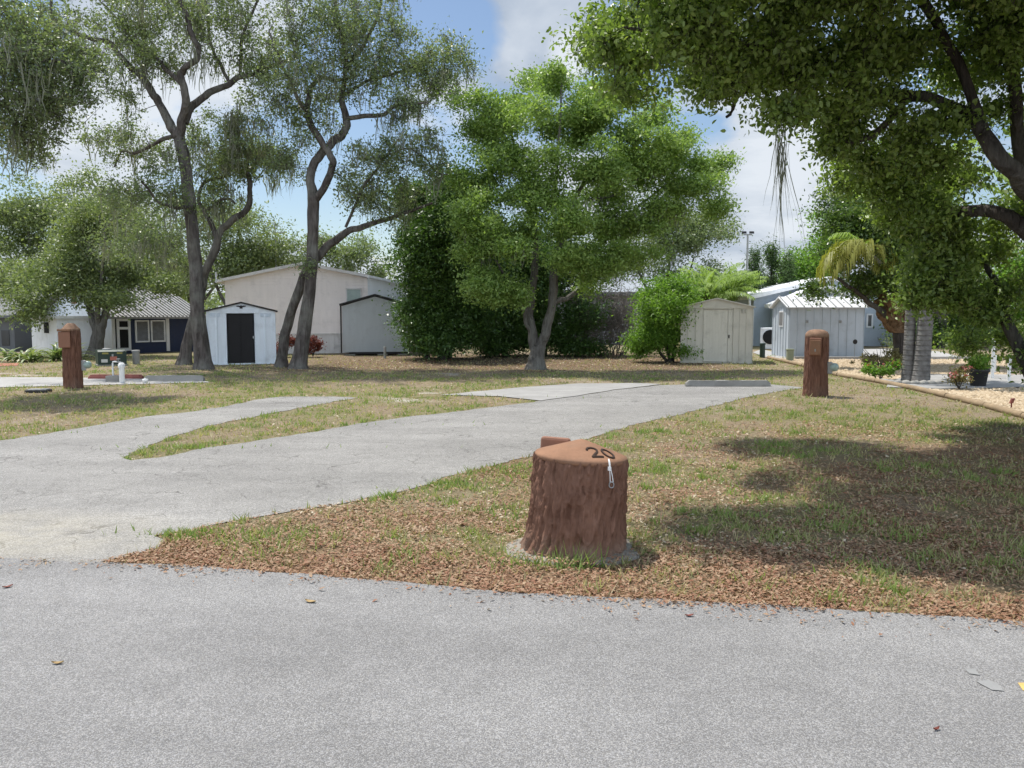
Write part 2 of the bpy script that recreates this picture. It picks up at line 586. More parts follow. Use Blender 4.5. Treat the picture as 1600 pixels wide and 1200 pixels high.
def sstep(x, a, b):
    t = np.clip((x - a) / (b - a), 0, 1)
    return t * t * (3 - 2 * t)


def catmull(pts, per):
    pts = np.asarray(pts, float)
    if len(pts) < 3:
        n = max(2, int(per * 2))
        t = np.linspace(0, 1, n)[:, None]
        return pts[0] * (1 - t) + pts[-1] * t
    q = np.vstack([2 * pts[0] - pts[1], pts, 2 * pts[-1] - pts[-2]])
    out = []
    for i in range(len(pts) - 1):
        p0, p1, p2, p3 = q[i:i + 4]
        for t in np.linspace(0, 1, per, endpoint=False):
            out.append(0.5 * (2 * p1 + (p2 - p0) * t + (2 * p0 - 5 * p1 + 4 * p2 - p3) * t * t + (3 * p1 - p0 - 3 * p2 + p3) * t ** 3))
    out.append(pts[-1])
    return np.array(out)


def inpoly(x, y, poly):
    poly = np.asarray(poly)
    ins = np.zeros(x.shape, bool)
    j = len(poly) - 1
    for i in range(len(poly)):
        xi, yi = poly[i][:2]
        xj, yj = poly[j][:2]
        c = ((yi > y) != (yj > y)) & (x < (xj - xi) * (y - yi) / (yj - yi + 1e-12) + xi)
        ins ^= c
        j = i
    return ins


def dpoly(x, y, line, closed=False):
    d = np.full(x.shape, 1e9)
    pts = list(line) + ([line[0]] if closed else [])
    for a, b in zip(pts[:-1], pts[1:]):
        ax, ay = a[:2]
        bx, by = b[:2]
        L = (bx - ax) ** 2 + (by - ay) ** 2 + 1e-12
        t = np.clip(((x - ax) * (bx - ax) + (y - ay) * (by - ay)) / L, 0, 1)
        d = np.minimum(d, np.hypot(x - ax - t * (bx - ax), y - ay - t * (by - ay)))
    return d


# ------------------------------------------------------------------ ground layout (world outlines)
def gl(pl):
    return [G(*p)[:2] for p in pl]


road_edge_px = [(0, 874), (90, 880), (160, 880), (215, 882), (300, 888), (400, 894), (470, 899), (600, 911), (690, 917), (790, 928), (870, 931), (1000, 938), (1100, 944), (1200, 948), (1300, 955), (1400, 962), (1500, 968), (1600, 975)]
re = gl(road_edge_px)
road_edge = [(-60, re[0][1] + 0.9), (-12, re[0][1] + 0.25)] + re + [(8, re[-1][1] - 0.75), (60, re[-1][1] - 12)]
road_poly = road_edge + [(60, -40), (-60, -40)]

drive_low = [(150, 881), (245, 858), (258, 845), (240, 838), (300, 829), (335, 820), (400, 809), (450, 799), (520, 790), (600, 775), (660, 761), (710, 743), (760, 730), (835, 713), (900, 692), (950, 676), (1000, 662), (1060, 648), (1130, 631), (1190, 616), (1258, 606)]
drive_top = [(1205, 601), (1075, 601), (1030, 602), (960, 610), (900, 619), (845, 627), (760, 637), (700, 645), (640, 651), (560, 663), (480, 677), (400, 689), (320, 701), (250, 715), (205, 720), (192, 717)]
left_low = [(205, 708), (225, 700), (260, 686), (300, 673), (350, 661), (400, 651), (470, 638), (520, 628), (562, 622)]
left_top = [(520, 620), (440, 620), (400, 625), (350, 636), (300, 643), (230, 651), (170, 661), (90, 676), (0, 689)]
dl = gl(drive_low)
drive_poly = [(re[3][0] + 0.3, re[3][1] - 0.5)] + dl + gl(drive_top) + gl(left_low) + gl(left_top)
lx, ly = drive_poly[-1]
drive_poly += [(lx - 4, ly - 1.2), (lx - 9, ly - 1.9), (lx - 9, 5.0)]
slab_poly = gl([(688, 618), (740, 613), (830, 605), (905, 600), (1000, 599.5), (1036, 601), (960, 610), (900, 619.5), (845, 627), (825, 625), (780, 620)])
pad_poly = gl([(-300, 607), (0, 606), (110, 603), (200, 601), (330, 598), (312, 594), (200, 592), (90, 590), (-300, 590)])
bed_edge_px = [(1200, 560), (1255, 573), (1310, 588), (1370, 598), (1430, 610), (1480, 622), (1540, 637), (1600, 654), (1700, 684)]
bed_edge = gl(bed_edge_px)
bed_poly = bed_edge + [(22, 9.5), (34, 16), (34, 30.6), (12, 30.6)]
walk_poly = gl([(1385, 606), (1480, 609), (1560, 607), (1700, 603), (1700, 588), (1560, 586), (1440, 586), (1390, 595)])
path_poly = gl([(1345, 558), (1500, 558), (1470, 550), (1420, 545), (1345, 546)])
sidepath_poly = gl([(1176, 551), (1206, 562), (1236, 560), (1215, 552), (1190, 546)])


def edge_noise(poly, step=0.12, amp=0.02, seed=1):
    out = []
    n = len(poly)
    for i in range(n):
        a = np.array(poly[i][:2], float)
        b = np.array(poly[(i + 1) % n][:2], float)
        L = np.linalg.norm(b - a)
        k = 1 if L > 15 else max(1, int(L / step))
        for t in np.linspace(0, 1, k, endpoint=False):
            p = a + (b - a) * t
            if k > 1:
                p = p + amp * 2 * (np.array([vnoise([p[0] * 4, p[1] * 4, seed]), vnoise([p[0] * 4, p[1] * 4, seed + 9.3])]) - 0.5) \
                    + amp * 1.2 * (np.array([vnoise([p[0] * 15, p[1] * 15, seed]), vnoise([p[0] * 15, p[1] * 15, seed + 5.3])]) - 0.5)
            out.append((p[0], p[1]))
    return out


def sheet(name, poly, z, mat, thick=0.0):
    bm = bmesh.new()
    vs = [bm.verts.new((p[0], p[1], z)) for p in poly]
    f = bm.faces.new(vs)
    bm.normal_update()
    if f.normal.z < 0:
        f.normal_flip()
    if thick:
        r = bmesh.ops.extrude_face_region(bm, geom=[f])
        for v in [g for g in r["geom"] if isinstance(g, bmesh.types.BMVert)]:
            v.co.z -= thick
        bmesh.ops.recalc_face_normals(bm, faces=bm.faces[:])
    bmesh.ops.triangulate(bm, faces=bm.faces[:])
    me = bpy.data.meshes.new(name)
    bm.to_mesh(me)
    bm.free()
    me.materials.append(mat)
    o = bpy.data.objects.new(name, me)
    C.objects.link(o)
    o["kind"] = "structure"
    return o


sheet("road", edge_noise(road_poly, 0.1, 0.035, 2), 0.012, M["road"])
sheet("driveway", edge_noise(drive_poly, 0.15, 0.05, 5), 0.006, M["drive"])
sheet("concrete_slab", edge_noise(slab_poly, 0.3, 0.03, 8), 0.016, M["concrete"])
sheet("concrete_pad", edge_noise(pad_poly, 0.3, 0.02, 8), 0.012, M["palecrete"])
sheet("gravel_bed", edge_noise(bed_poly, 0.4, 0.03, 8), 0.008, M["stone"]) if False else None
sheet("walkway", walk_poly, 0.02, M["concrete"])
sheet("path", path_poly, 0.014, M["palecrete"])
sheet("path", sidepath_poly, 0.014, M["palecrete"])

# ground sheet with zone attribute ------------------------------------------------
xs = np.concatenate([[-1500, -400, -150, -80, -50, -35, -26], np.arange(-20, 20.01, 0.15), [26, 35, 50, 80, 150, 400, 1500]])
ys = np.concatenate([[-300, -60, -10, 0], np.arange(2.5, 32, 0.15), [34, 37, 41, 46, 54, 66, 90, 150, 400, 2500]])
gx, gy = np.meshgrid(xs, ys)


def zones(x, y):
    d_road = dpoly(x, y, road_edge)
    d_drive = dpoly(x, y, drive_poly, True)
    base = n2(x, y, 0.9, 1)
    fine = n2(x, y, 4.0, 21)
    verge = sstep(x, -4.0, -2.0) * (1 - sstep(y, 9.5, 13.5))          # strip between road and drive, right
    mulch = (1 - sstep(d_road + (base - 0.5) * 1.9, 0.15, 1.25)) * verge
    mulch = np.maximum(mulch, 0.6 * verge * sstep(n2(x, y, 0.8, 31), 0.5, 0.68))
    mulch = np.maximum(mulch, 0.4 * sstep(x, 1.5, 3.0) * (1 - sstep(y, 8.0, 10.5)))
    green = sstep(base * 0.6 + fine * 0.4, 0.40, 0.57)
    green = np.maximum(green * 0.85, (1 - sstep(d_drive, 0.05, 0.5)) * sstep(fine, 0.35, 0.6) * 0.95)
    green = green * (1 - 0.75 * mulch)
    sand = sstep(n2(x, y, 0.55, 41), 0.55, 0.68) * sstep(n2(x, y, 2.5, 44), 0.42, 0.6)
    sand *= np.where((y > 15) & (y < 23.5) & (x < -1.5), 1.0, 0.22) * (1 - mulch)
    litter_shade = (sstep(y + 2.5 * (base - .5), 22.3, 25) * sstep(x, -10, -5) * (1 - sstep(x, 6, 8)) * (1 - sstep(y, 33, 36)))  # brown leaf litter, widened to paint tree shade onto the ground
    green = green * (1 - 0.8 * litter_shade)
    bed = inpoly(x, y, bed_poly)
    return mulch, green, sand, litter_shade, bed


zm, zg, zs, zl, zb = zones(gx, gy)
nx, ny = len(xs), len(ys)
V = np.stack([gx, gy, np.zeros_like(gx)], -1).reshape(-1, 3)
ii = (np.arange(ny - 1)[:, None] * nx + np.arange(nx - 1)[None]).ravel()
F = np.stack([ii, ii + 1, ii + nx + 1, ii + nx], -1)


def ground_mat():
    m, nt, out = new_mat("lawn_ground")
    h = NT(nt)
    v = h.pos()
    zc = h.n("ShaderNodeAttribute", attribute_name="zone")
    sp = h.n("ShaderNodeSeparateColor")
    nt.links.new(zc.outputs["Color"], sp.inputs[0])
    fa = h.noise(v, 9, 6, 0.7)
    fb = h.noise(v, 38, 5, 0.75)
    fc = h.noise(v, 2.2, 5, 0.65)
    vc = h.vor(h.scale(v, (1, 1.0, 1)), 48, out="Color")
    vs = h.n("ShaderNodeSeparateColor")
    nt.links.new(vc, vs.inputs[0])
    dry = h.mix(h.remap(fa, 0.3, 0.7), (0.165, 0.125, 0.083), (0.37, 0.30, 0.205))
    mul = h.mix(h.remap(vs.outputs[0], 0.1, 0.9), (0.11, 0.06, 0.038), (0.34, 0.20, 0.125))
    mul = h.mix(h.remap(vs.outputs[1], 0.8, 0.95, 0, 0.7), mul, (0.5, 0.38, 0.24))
    c = h.mix(h.math("MULTIPLY", sp.outputs[0], h.remap(fc, 0.3, 0.55, 0.55, 1.0)), dry, mul)
    gr = h.mix(h.remap(fb, 0.3, 0.7), (0.11, 0.12, 0.045), (0.27, 0.26, 0.12))
    c = h.mix(h.math("MULTIPLY", sp.outputs[1], h.remap(fa, 0.3, 0.65, 0.25, 1.0)), c, gr)
    c = h.mix(h.math("MULTIPLY", sp.outputs[2], h.remap(fa, 0.35, 0.6, 0.4, 1.0)), c, (0.50, 0.46, 0.40))
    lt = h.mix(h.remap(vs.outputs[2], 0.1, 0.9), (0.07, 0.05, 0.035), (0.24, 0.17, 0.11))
    c = h.mix(h.math("MULTIPLY", h.attr("litter"), 0.85), c, lt)  # litter brown that also darkens the ground as painted tree shade
    bg = h.mix(h.remap(vs.outputs[0], 0.1, 0.9), (0.25, 0.18, 0.11), (0.47, 0.38, 0.265))
    c = h.mix(h.attr("bed"), c, bg)
    c = h.vmath("SCALE", c, s=h.remap(fb, 0.25, 0.75, 0.7, 1.3))
    b = h.bsdf(c, 0.95, h.math("ADD", fb, h.math("MULTIPLY", fa, 1.2)), 0.035, 0.9, spec=0.1)
    nt.links.new(b.outputs[0], out.inputs[0])
    return m


g = np_obj("ground", V, F, ground_mat())
col = np.stack([zm, zg, zs, np.ones_like(zm)], -1).reshape(-1, 4).astype(np.float32)
a = g.data.attributes.new("zone", "FLOAT_COLOR", "POINT")
a.data.foreach_set("color", col.ravel())
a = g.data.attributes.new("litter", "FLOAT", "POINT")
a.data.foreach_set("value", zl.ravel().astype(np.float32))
a = g.data.attributes.new("bed", "FLOAT", "POINT")
a.data.foreach_set("value", zb.ravel().astype(np.float32))
g["kind"] = "structure"


def off_paving(x, y, margin=0.0):
    bad = inpoly(x, y, road_poly) | inpoly(x, y, drive_poly) | inpoly(x, y, slab_poly) | inpoly(x, y, pad_poly) | inpoly(x, y, walk_poly) | inpoly(x, y, path_poly)
    return ~bad


def scatter(n, y0, y1, power=1.0, xpad=1.06):
    """points inside the seen wedge, denser towards the front"""
    u = rng.random(n)
    y = (y0 ** (1 - power) + u * (y1 ** (1 - power) - y0 ** (1 - power))) ** (1 / (1 - power)) if power != 1 else y0 * (y1 / y0) ** u
    x = (rng.random(n) * 2 - 1) * (y * 0.64 * xpad + 0.6)
    return x, y


STUMP = G(902, 879)[:2] + np.array([0.0, 0.31])

# grass blades ---------------------------------------------------------------------
x, y = scatter(420000, 4.1, 33, 1.25)
zm_, zg_, zs_, zl_, zb_ = zones(x, y)
clump = n2(x, y, 7.0, 61, 3)
keep = off_paving(x, y) & (~zb_) & (rng.random(len(x)) < np.clip((zg_ * 1.0 + 0.16) * sstep(clump, 0.40, 0.62), 0.03, 1) * (1 - 0.75 * zs_) * (1 - 0.6 * zm_) * np.where((x > -2.5) & (y < 11.5), .62, 1)) & (np.hypot(x - STUMP[0], y - STUMP[1]) > 0.42)
x, y, zg_k, cl = x[keep], y[keep], zg_[keep], clump[keep]
dry = rng.random(len(x))
vv = np.clip(0.12 + 0.85 * zg_k * sstep(cl, 0.42, 0.68) + (dry - 0.5) * 0.7, 0, 1)
hh = (0.025 + 0.05 * rng.random(len(x)) ** 1.5) * (0.75 + 0.7 * sstep(cl, 0.5, 0.75))
# tall tufts at the foot of the stump and a few weeds
tx, ty, th = [], [], []
for (cx, cy, n, r, hm) in [(STUMP[0] - 0.14, STUMP[1] - 0.42, 34, 0.10, 0.14), (STUMP[0] + 0.02, STUMP[1] - 0.41, 26, 0.06, 0.18), (STUMP[0] - 0.34, STUMP[1] - 0.40, 70, 0.14, 0.10)]:
    tx.append(cx + rng.normal(0, r, n)); ty.append(cy + rng.normal(0, 0.06, n)); th.append(hm * (0.5 + 0.6 * rng.random(n)))
for k in range(60):
    while True:
        a_, b_ = scatter(1, 4.6, 12)
        if off_paving(a_, b_)[0] and a_[0] > -3.5 and np.hypot(a_[0] - STUMP[0], b_[0] - STUMP[1]) > 0.6 and dpoly(a_, b_, road_edge)[0] > 0.12:
            break
    n = rng.integers(20, 70)
    r = 0.05 + 0.08 * rng.random()
    tx.append(a_[0] + rng.normal(0, r, n)); ty.append(b_[0] + rng.normal(0, r, n)); th.append(0.07 * (0.5 + 0.8 * rng.random(n)))
for (px_, py_, n, sx, sy) in [(270, 838, 420, 0.22, 0.10), (208, 836, 90, 0.10, 0.02), (420, 840, 320, 0.28, 0.2), (560, 782, 260, 0.5, 0.06), (700, 760, 300, 0.35, 0.15), (800, 735, 420, 0.25, 0.2), (330, 700, 500, 1.1, 0.10), (600, 665, 500, 1.6, 0.12), (900, 622, 160, 0.5, 0.06), (60, 672, 260, 0.9, 0.25)]:
    c_ = G(px_, py_)
    tx.append(c_[0] + rng.normal(0, sx, n)); ty.append(c_[1] + rng.normal(0, sy, n)); th.append(0.055 * (0.5 + 0.8 * rng.random(n)))
tx, ty, th = map(np.concatenate, (tx, ty, th))
ok_ = off_paving(tx, ty) | (rng.random(len(tx)) < .04)
tx, ty, th = tx[ok_], ty[ok_], th[ok_]
x = np.concatenate([x, tx]); y = np.concatenate([y, ty]); hh = np.concatenate([hh, th])
vv = np.concatenate([vv, np.clip(0.75 + 0.3 * rng.random(len(tx)), 0, 1)])
ang = rng.random(len(x)) * 2 * math.pi
w = 0.0035 + 0.00055 * y * (0.6 + 0.8 * rng.random(len(x)))
lean = rng.normal(0, 0.45, (len(x), 2)) * hh[:, None] * 1.1
b0 = np.stack([x - np.cos(ang) * w, y - np.sin(ang) * w, np.full(len(x), 0.0)], -1)
b1 = np.stack([x + np.cos(ang) * w, y + np.sin(ang) * w, np.full(len(x), 0.0)], -1)
b2 = np.stack([x + lean[:, 0], y + lean[:, 1], hh], -1)
V = np.stack([b0, b1, b2], 1).reshape(-1, 3)
F = np.arange(len(x) * 3).reshape(-1, 3)
g = np_obj("grass", V, F, M["grass"], attr=vv)
g["kind"] = "stuff"; g["label"] = "short patchy grass, half green and half straw, on the lawns"; g["category"] = "grass"


# leaf litter ------------------------------------------------------------------------
def leaves_np(c, nrm, dirv, L, W, fold=0.18):
    """folded diamond leaf per row"""
    side = np.cross(nrm, dirv)
    a0 = c - dirv * (L * 0.5)[:, None]
    a2 = c + dirv * (L * 0.5)[:, None]
    mid = c + dirv * (L * -0.06)[:, None] + nrm * (W * fold)[:, None]
    a1 = mid + side * (W * 0.5)[:, None]
    a3 = mid - side * (W * 0.5)[:, None]
    V = np.stack([a0, a1, a2, a3], 1).reshape(-1, 3)
    F = np.arange(len(c) * 4).reshape(-1, 4)
    return V, F


def oval_np(c, nrm, dirv, L, W, fold=0.15):
    side = np.cross(nrm, dirv)
    P_ = [(-.5, 0), (-.2, .46), (.18, .42), (.5, 0), (.18, -.42), (-.2, -.46)]
    V = np.stack([c + dirv * (L * u)[:, None] + side * (W * w_)[:, None] + nrm * (W * fold * abs(w_) * 2 - L * .25 * max(0, u) ** 2 * 2)[:, None] for u, w_ in P_], 1).reshape(-1, 3)
    F = np.arange(len(c) * 6).reshape(-1, 6)
    return V, F


def unit(v):
    return v / (np.linalg.norm(v, axis=-1, keepdims=True) + 1e-9)


x, y = scatter(560000, 4.0, 30, 1.6)
zm_, zg_, zs_, zl_, zb_ = zones(x, y)
dr = dpoly(x, y, road_edge)
near_edge = rng.random(len(x)) < np.exp(-dr / 0.07)
pr = np.clip(zm_ * 1.1 + 0.14 + 0.36 * ((x > -2.0) & (y < 12.5)) + 0.5 * zl_, 0, 1) * (0.35 + 0.9 * sstep(n2(x, y, 2.5, 77), 0.35, 0.6)) * (0.45 + 0.8 * sstep(n2(x, y, 1.3, 79), 0.38, 0.6))
ok = (off_paving(x, y) | (near_edge & (x > -4) & inpoly(x, y, road_poly) & (rng.random(len(x)) < 0.55))) & ~zb_ & (rng.random(len(x)) < pr) & (np.hypot(x - STUMP[0], y - STUMP[1]) > 0.35 + .1 * rng.random(len(x)))
x, y, zmk = x[ok], y[ok], zm_[ok]
n = len(x)
c = np.stack([x, y, 0.008 + 0.016 * rng.random(n)], -1)
c[:, 2] += np.where(np.hypot(x - STUMP[0], y - STUMP[1]) < .5, .03, 0)
c[:, 2] += np.where(inpoly(x, y, road_poly), 0.008, 0)
nrm = unit(np.stack([rng.normal(0, 0.3, n), rng.normal(0, 0.3, n), np.ones(n)], -1))
az = rng.random(n) * 2 * math.pi
dv = unit(np.cross(nrm, np.stack([np.cos(az), np.sin(az), np.zeros(n)], -1)))
L = (0.014 + 0.042 * rng.random(n) ** 2.2) * (0.58 + 0.05 * y)
W = L * (0.28 + 0.25 * rng.random(n))
V, F = leaves_np(c, nrm, dv, L, W)
vv = np.clip(rng.random(n) * (1.06 - 0.25 * zmk) + (1 - zmk) * 0.1 - 0.04, 0, 1)
g = np_obj("leaf_litter", V, F, M["litter"], attr=vv)
g["kind"] = "stuff"; g["label"] = "dry brown leaves and red mulch chips along the road edge"; g["category"] = "leaf litter"

# gravel stones ------------------------------------------------------------------------
n = 42000
y = 11 + 20 * rng.random(n)
x = y * (0.28 + 0.40 * rng.random(n))
ok = inpoly(x, y, bed_poly) & off_paving(x, y)
x, y = x[ok], y[ok]
n = len(x)
s = 0.018 + 0.028 * rng.random(n)
oct_ = np.array([(1, 0, 0), (0, 1, 0), (-1, 0, 0), (0, -1, 0), (0, 0, 0.7)], float)
an = rng.random(n) * 6.28
rot = np.stack([np.stack([np.cos(an), -np.sin(an)], -1), np.stack([np.sin(an), np.cos(an)], -1)], 1)
V = np.zeros((n, 5, 3))
sh = 0.7 + 0.6 * rng.random((n, 5))
V[:, :, :2] = np.einsum("nij,kj->nki", rot, oct_[:, :2]) * (s[:, None] * sh)[..., None]
V[:, :, 2] = oct_[None, :, 2] * s[:, None] + 0.004
V[:, :, 0] += x[:, None]
V[:, :, 1] += y[:, None]
F = (np.array([(0, 1, 4), (1, 2, 4), (2, 3, 4), (3, 0, 4)])[None] + (np.arange(n) * 5)[:, None, None]).reshape(-1, 3)
g = np_obj("gravel", V.reshape(-1, 3), F, M["stone"], attr=np.repeat(rng.random(n), 4))
g["kind"] = "stuff"; g["label"] = "tan pebble gravel covering the neighbouring yard bed"; g["category"] = "gravel"

# small road marks
sheet("road_patch", edge_noise([G(1527, 1070)[:2], G(1550, 1084)[:2], G(1572, 1086)[:2], G(1560, 1074)[:2], G(1545, 1068)[:2]], .02, .012, 4), 0.016, M["roadpatch"])
sheet("road_patch", edge_noise([G(1508, 1050)[:2], G(1515, 1058)[:2], G(1532, 1060)[:2], G(1526, 1050)[:2]], .02, .012, 4), 0.016, M["roadpatch"])
sheet("road_marking", [G(1590, 1072)[:2], G(1598, 1084)[:2], G(1660, 1086)[:2], G(1640, 1072)[:2]], 0.016, M["yellowpaint"])

for (px, py, L, an_, mt, lab) in [(90, 1035, 0.055, 0.1, "tanleaf", "tan dry leaf lying alone at the left of the grey road"),
                                  (12, 916, 0.06, 0.9, "brownleaf", "small reddish leaf on the road at the far left edge"),
                                  (485, 939, 0.075, -0.4, "tanleaf", "pale curled leaf on the road below the drive's mulch strip"),
                                  (1463, 1138, 0.035, 0.4, "brownleaf", "dark red leaf on the road in the right foreground"),
                                  (1077, 961, 0.05, 0.2, "brownleaf", "brown leaf on the road just off the mulch edge")]:
    c = G(px, py, 0.02)
    mb = MB()
    pts = []
    for k in range(7):
        t = k / 6
        wd = L * 0.22 * math.sin(math.pi * t) ** 0.8
        pts.append((L * (t - 0.5), wd, 0.008 * (2 * t - 1) ** 2))
    for k in range(6):
        a0, a1 = pts[k], pts[k + 1]
        mb.add([(a0[0], -a0[1], a0[2] + 0.006), (a1[0], -a1[1], a1[2] + 0.006), (a1[0], 0, a1[2]), (a0[0], 0, a0[2])], [(0, 1, 2, 3)])
        mb.add([(a0[0], 0, a0[2]), (a1[0], 0, a1[2]), (a1[0], a1[1], a1[2] + 0.006), (a0[0], a0[1], a0[2] + 0.006)], [(0, 1, 2, 3)])
    o = mb.build("fallen_leaf", M[mt])
    o.location = (c[0], c[1], 0.014)
    o.rotation_euler = (0, 0, an_)
    tag(o, lab, "leaf", "leaves fallen on the road")

# ------------------------------------------------------------------ trees


class Tree:
    def __init__(self, name, label, cat, base, group=None, seed=0, dens=.7, tight=.16):
        self.dens, self.tight = dens, tight
        self.per = 4 if name == 'oak_tree' else 8
        self.thin = .87 if name in ('oak_tree', 'camphor_tree') else 1.0
        self.nodemin = .8 if cat == "tree" else .15
        self.rng = np.random.default_rng(seed + 100)
        self.base = np.array([base[0], base[1], 0.0])
        self.Y = base[1]
        self.root = thing(name, label, cat, tuple(self.base), 0, group)
        self.TV, self.TF, self.nv = [], [], 0
        self.nodes, self.nrad = [], []
        self.clusters = []

    def w(self, px, py, dy=0.0):
        return P(px, py, self.Y + dy)

    def _tube(self, pts, rad, seg, wob=True):
        wb = None
        if wob:
            a = np.arange(seg) / seg * 2 * math.pi
            q = np.stack(np.broadcast_arrays(np.cos(a)[None] * 1.3 + pts[:, :1] * 2, np.sin(a)[None] * 1.3 + pts[:, 1:2] * 2, pts[:, 2:3] * 2.2 + 0 * a[None]), -1)
            wb = 0.84 + 0.32 * vnoise(q, 5)
        V, F = tube_np(pts, rad, seg, wb)
        self.TV.append(V)
        self.TF.append(F + self.nv)
        self.nv += len(V)

    def limb(self, pts, world=False, seg=10, flare=False, per=6, jit=0.03):
        p = np.array([q[:3] if world else self.w(*q[:3]) for q in pts])
        r = np.array([q[3] for q in pts]) * self.thin
        c = catmull(np.column_stack([p, r]), per)
        pts_, rad = c[:, :3], np.maximum(c[:, 3], 0.006)
        L = np.arange(len(pts_))
        pts_ = pts_ + (np.stack([vnoise(np.stack([L * 0.35, L * 0 + k, L * 0 + len(self.TV)], -1), 9) for k in (1, 2, 3)], -1) - 0.5) * 2 * jit * np.minimum(1, L / 4)[:, None]
        if flare:
            pts_ = np.vstack([pts_[:1] - [0, 0, 0.15], pts_])
            rad = np.concatenate([[rad[0] * 1.08], rad])
            z = pts_[:, 2]
            rad = rad * (1 + 0.28 * np.exp(-np.maximum(z, 0) / 0.16))
        self._tube(pts_, rad, seg)
        k0 = 2 if flare else 0
        for q, rr in zip(pts_[k0:], rad[k0:]):
            if q[2] > self.nodemin:
                self.nodes.append(q)
                self.nrad.append(rr)

    def blob(self, px, py, rx, ry, dy, rdy, n, shell=2.2):
        c = self.w(px, py, dy)
        m = mpp(self.Y + dy)
        self._fill(c, np.array([rx * m, rdy, ry * m]), n, shell)

    def _fill(self, c, rad, n, shell):
        n = max(3, int(n * self.dens))
        k = max(3, n // self.per)
        d = unit(self.rng.normal(size=(k, 3)))
        sub = d * (self.rng.random(k) ** (1 / shell))[:, None]
        q = sub[self.rng.integers(0, k, n)] + self.rng.normal(0, self.tight, (n, 3)) * np.array([1, 1, .8])
        q = np.asarray(c) + q * rad
        self.clusters += list(q[q[:, 2] > 0.12])

    def wblob(self, c, r, n, shell=2.2):
        self._fill(c, np.array(r), n, shell)

    def grow(self, maxlen=9.0, thick=0.011, droop=0.12, minr=0.004):
        if not self.nodes:
            return
        nodes = np.array(self.nodes)
        nr = np.array(self.nrad)
        cl = np.array(self.clusters)
        d0 = np.array([np.min(np.sum((nodes - q) ** 2, 1)) for q in cl])
        for i in np.argsort(d0):
            q = cl[i]
            dd = np.sum((nodes - q) ** 2, 1) + 0.6 * np.maximum(0, nodes[:, 2] - q[2]) ** 2
            j = int(np.argmin(dd))
            a = nodes[j]
            Ln = np.linalg.norm(q - a)
            if Ln < 0.12 or Ln > maxlen:
                continue
            mid = (a + q) / 2 + self.rng.normal(0, 0.13, 3) * Ln + np.array([0, 0, droop * Ln])
            t = np.linspace(0, 1, 5)[:, None]
            pts = a * (1 - t) ** 2 + 2 * mid * t * (1 - t) + q * t ** 2
            r0 = min(nr[j] * 0.6, 0.010 + thick * Ln)
            rad = np.linspace(max(r0, minr), max(minr, r0 * 0.3), 5)
            self._tube(pts, rad, 4, False)
            nodes = np.vstack([nodes, pts[1:]])
            nr = np.concatenate([nr, rad[1:]])
        self.nodes, self.nrad = list(nodes), list(nr)

    def twigs(self, k, length, rad=.004):
        cl = np.array(self.clusters)
        n = len(cl) * k
        a = np.repeat(cl, k, 0) + self.rng.normal(0, .05, (n, 3))
        d = unit(self.rng.normal(size=(n, 3)) + np.array([0, 0, -.1])) * (length * (.5 + .8 * self.rng.random(n)))[:, None]
        s1 = unit(np.cross(d, np.array([.3, .2, .9]))) * rad
        s2 = unit(np.cross(d, s1)) * rad
        mid = a + d * .5 + self.rng.normal(0, .03, (n, 3))
        V = np.stack([a + s1, a - .5 * s1 + s2 * .87, a - .5 * s1 - s2 * .87, mid + s1 * .7, mid - .35 * s1 + s2 * .6, mid - .35 * s1 - s2 * .6, a + d + s1 * .3, a + d - s1 * .15 + s2 * .26, a + d - s1 * .15 - s2 * .26], 1).reshape(-1, 3)
        f = np.array([(i + q, i + (q + 1) % 3, i + 3 + (q + 1) % 3, i + 3 + q) for i in (0, 3) for q in range(3)])
        F = (f[None] + (np.arange(n) * 9)[:, None, None]).reshape(-1, 4)
        self.TV.append(V)
        self.TF.append(F + self.nv)
        self.nv += len(V)

    def leaves(self, mat, per, sig, L, ratio=0.5, up=0.7, flat=0.65, part="crown", hang=0.0, vbias=0.0, oval=False):
        cl = np.array(self.clusters)
        n = len(cl) * per
        r_ = self.rng
        sg = sig * (0.6 + 0.8 * r_.random(len(cl)))
        c = np.repeat(cl, per, 0) + r_.normal(size=(n, 3)) * np.repeat(sg, per)[:, None] * np.array([1, 1, flat])
        ok = c[:, 2] > 0.05
        c = c[ok]
        n = len(c)
        nrm = unit(r_.normal(size=(n, 3)) * 0.75 + np.array([0, 0, up]))
        dv = unit(np.cross(nrm, r_.normal(size=(n, 3))) + np.array([0, 0, -hang]))
        nrm = unit(np.cross(np.cross(dv, nrm), dv))
        LL = L * (0.5 + 0.85 * r_.random(n))
        V, F = (oval_np if oval else leaves_np)(c, nrm, dv, LL, LL * ratio * (0.8 + 0.4 * r_.random(n)))
        cv = np.repeat(r_.random(len(cl)), per)[ok]
        vv = np.clip(0.55 * r_.random(n) + 0.45 * cv + vbias, 0, 1)
        return np_obj(part, V, F, mat, self.root, vv, off=self.base)

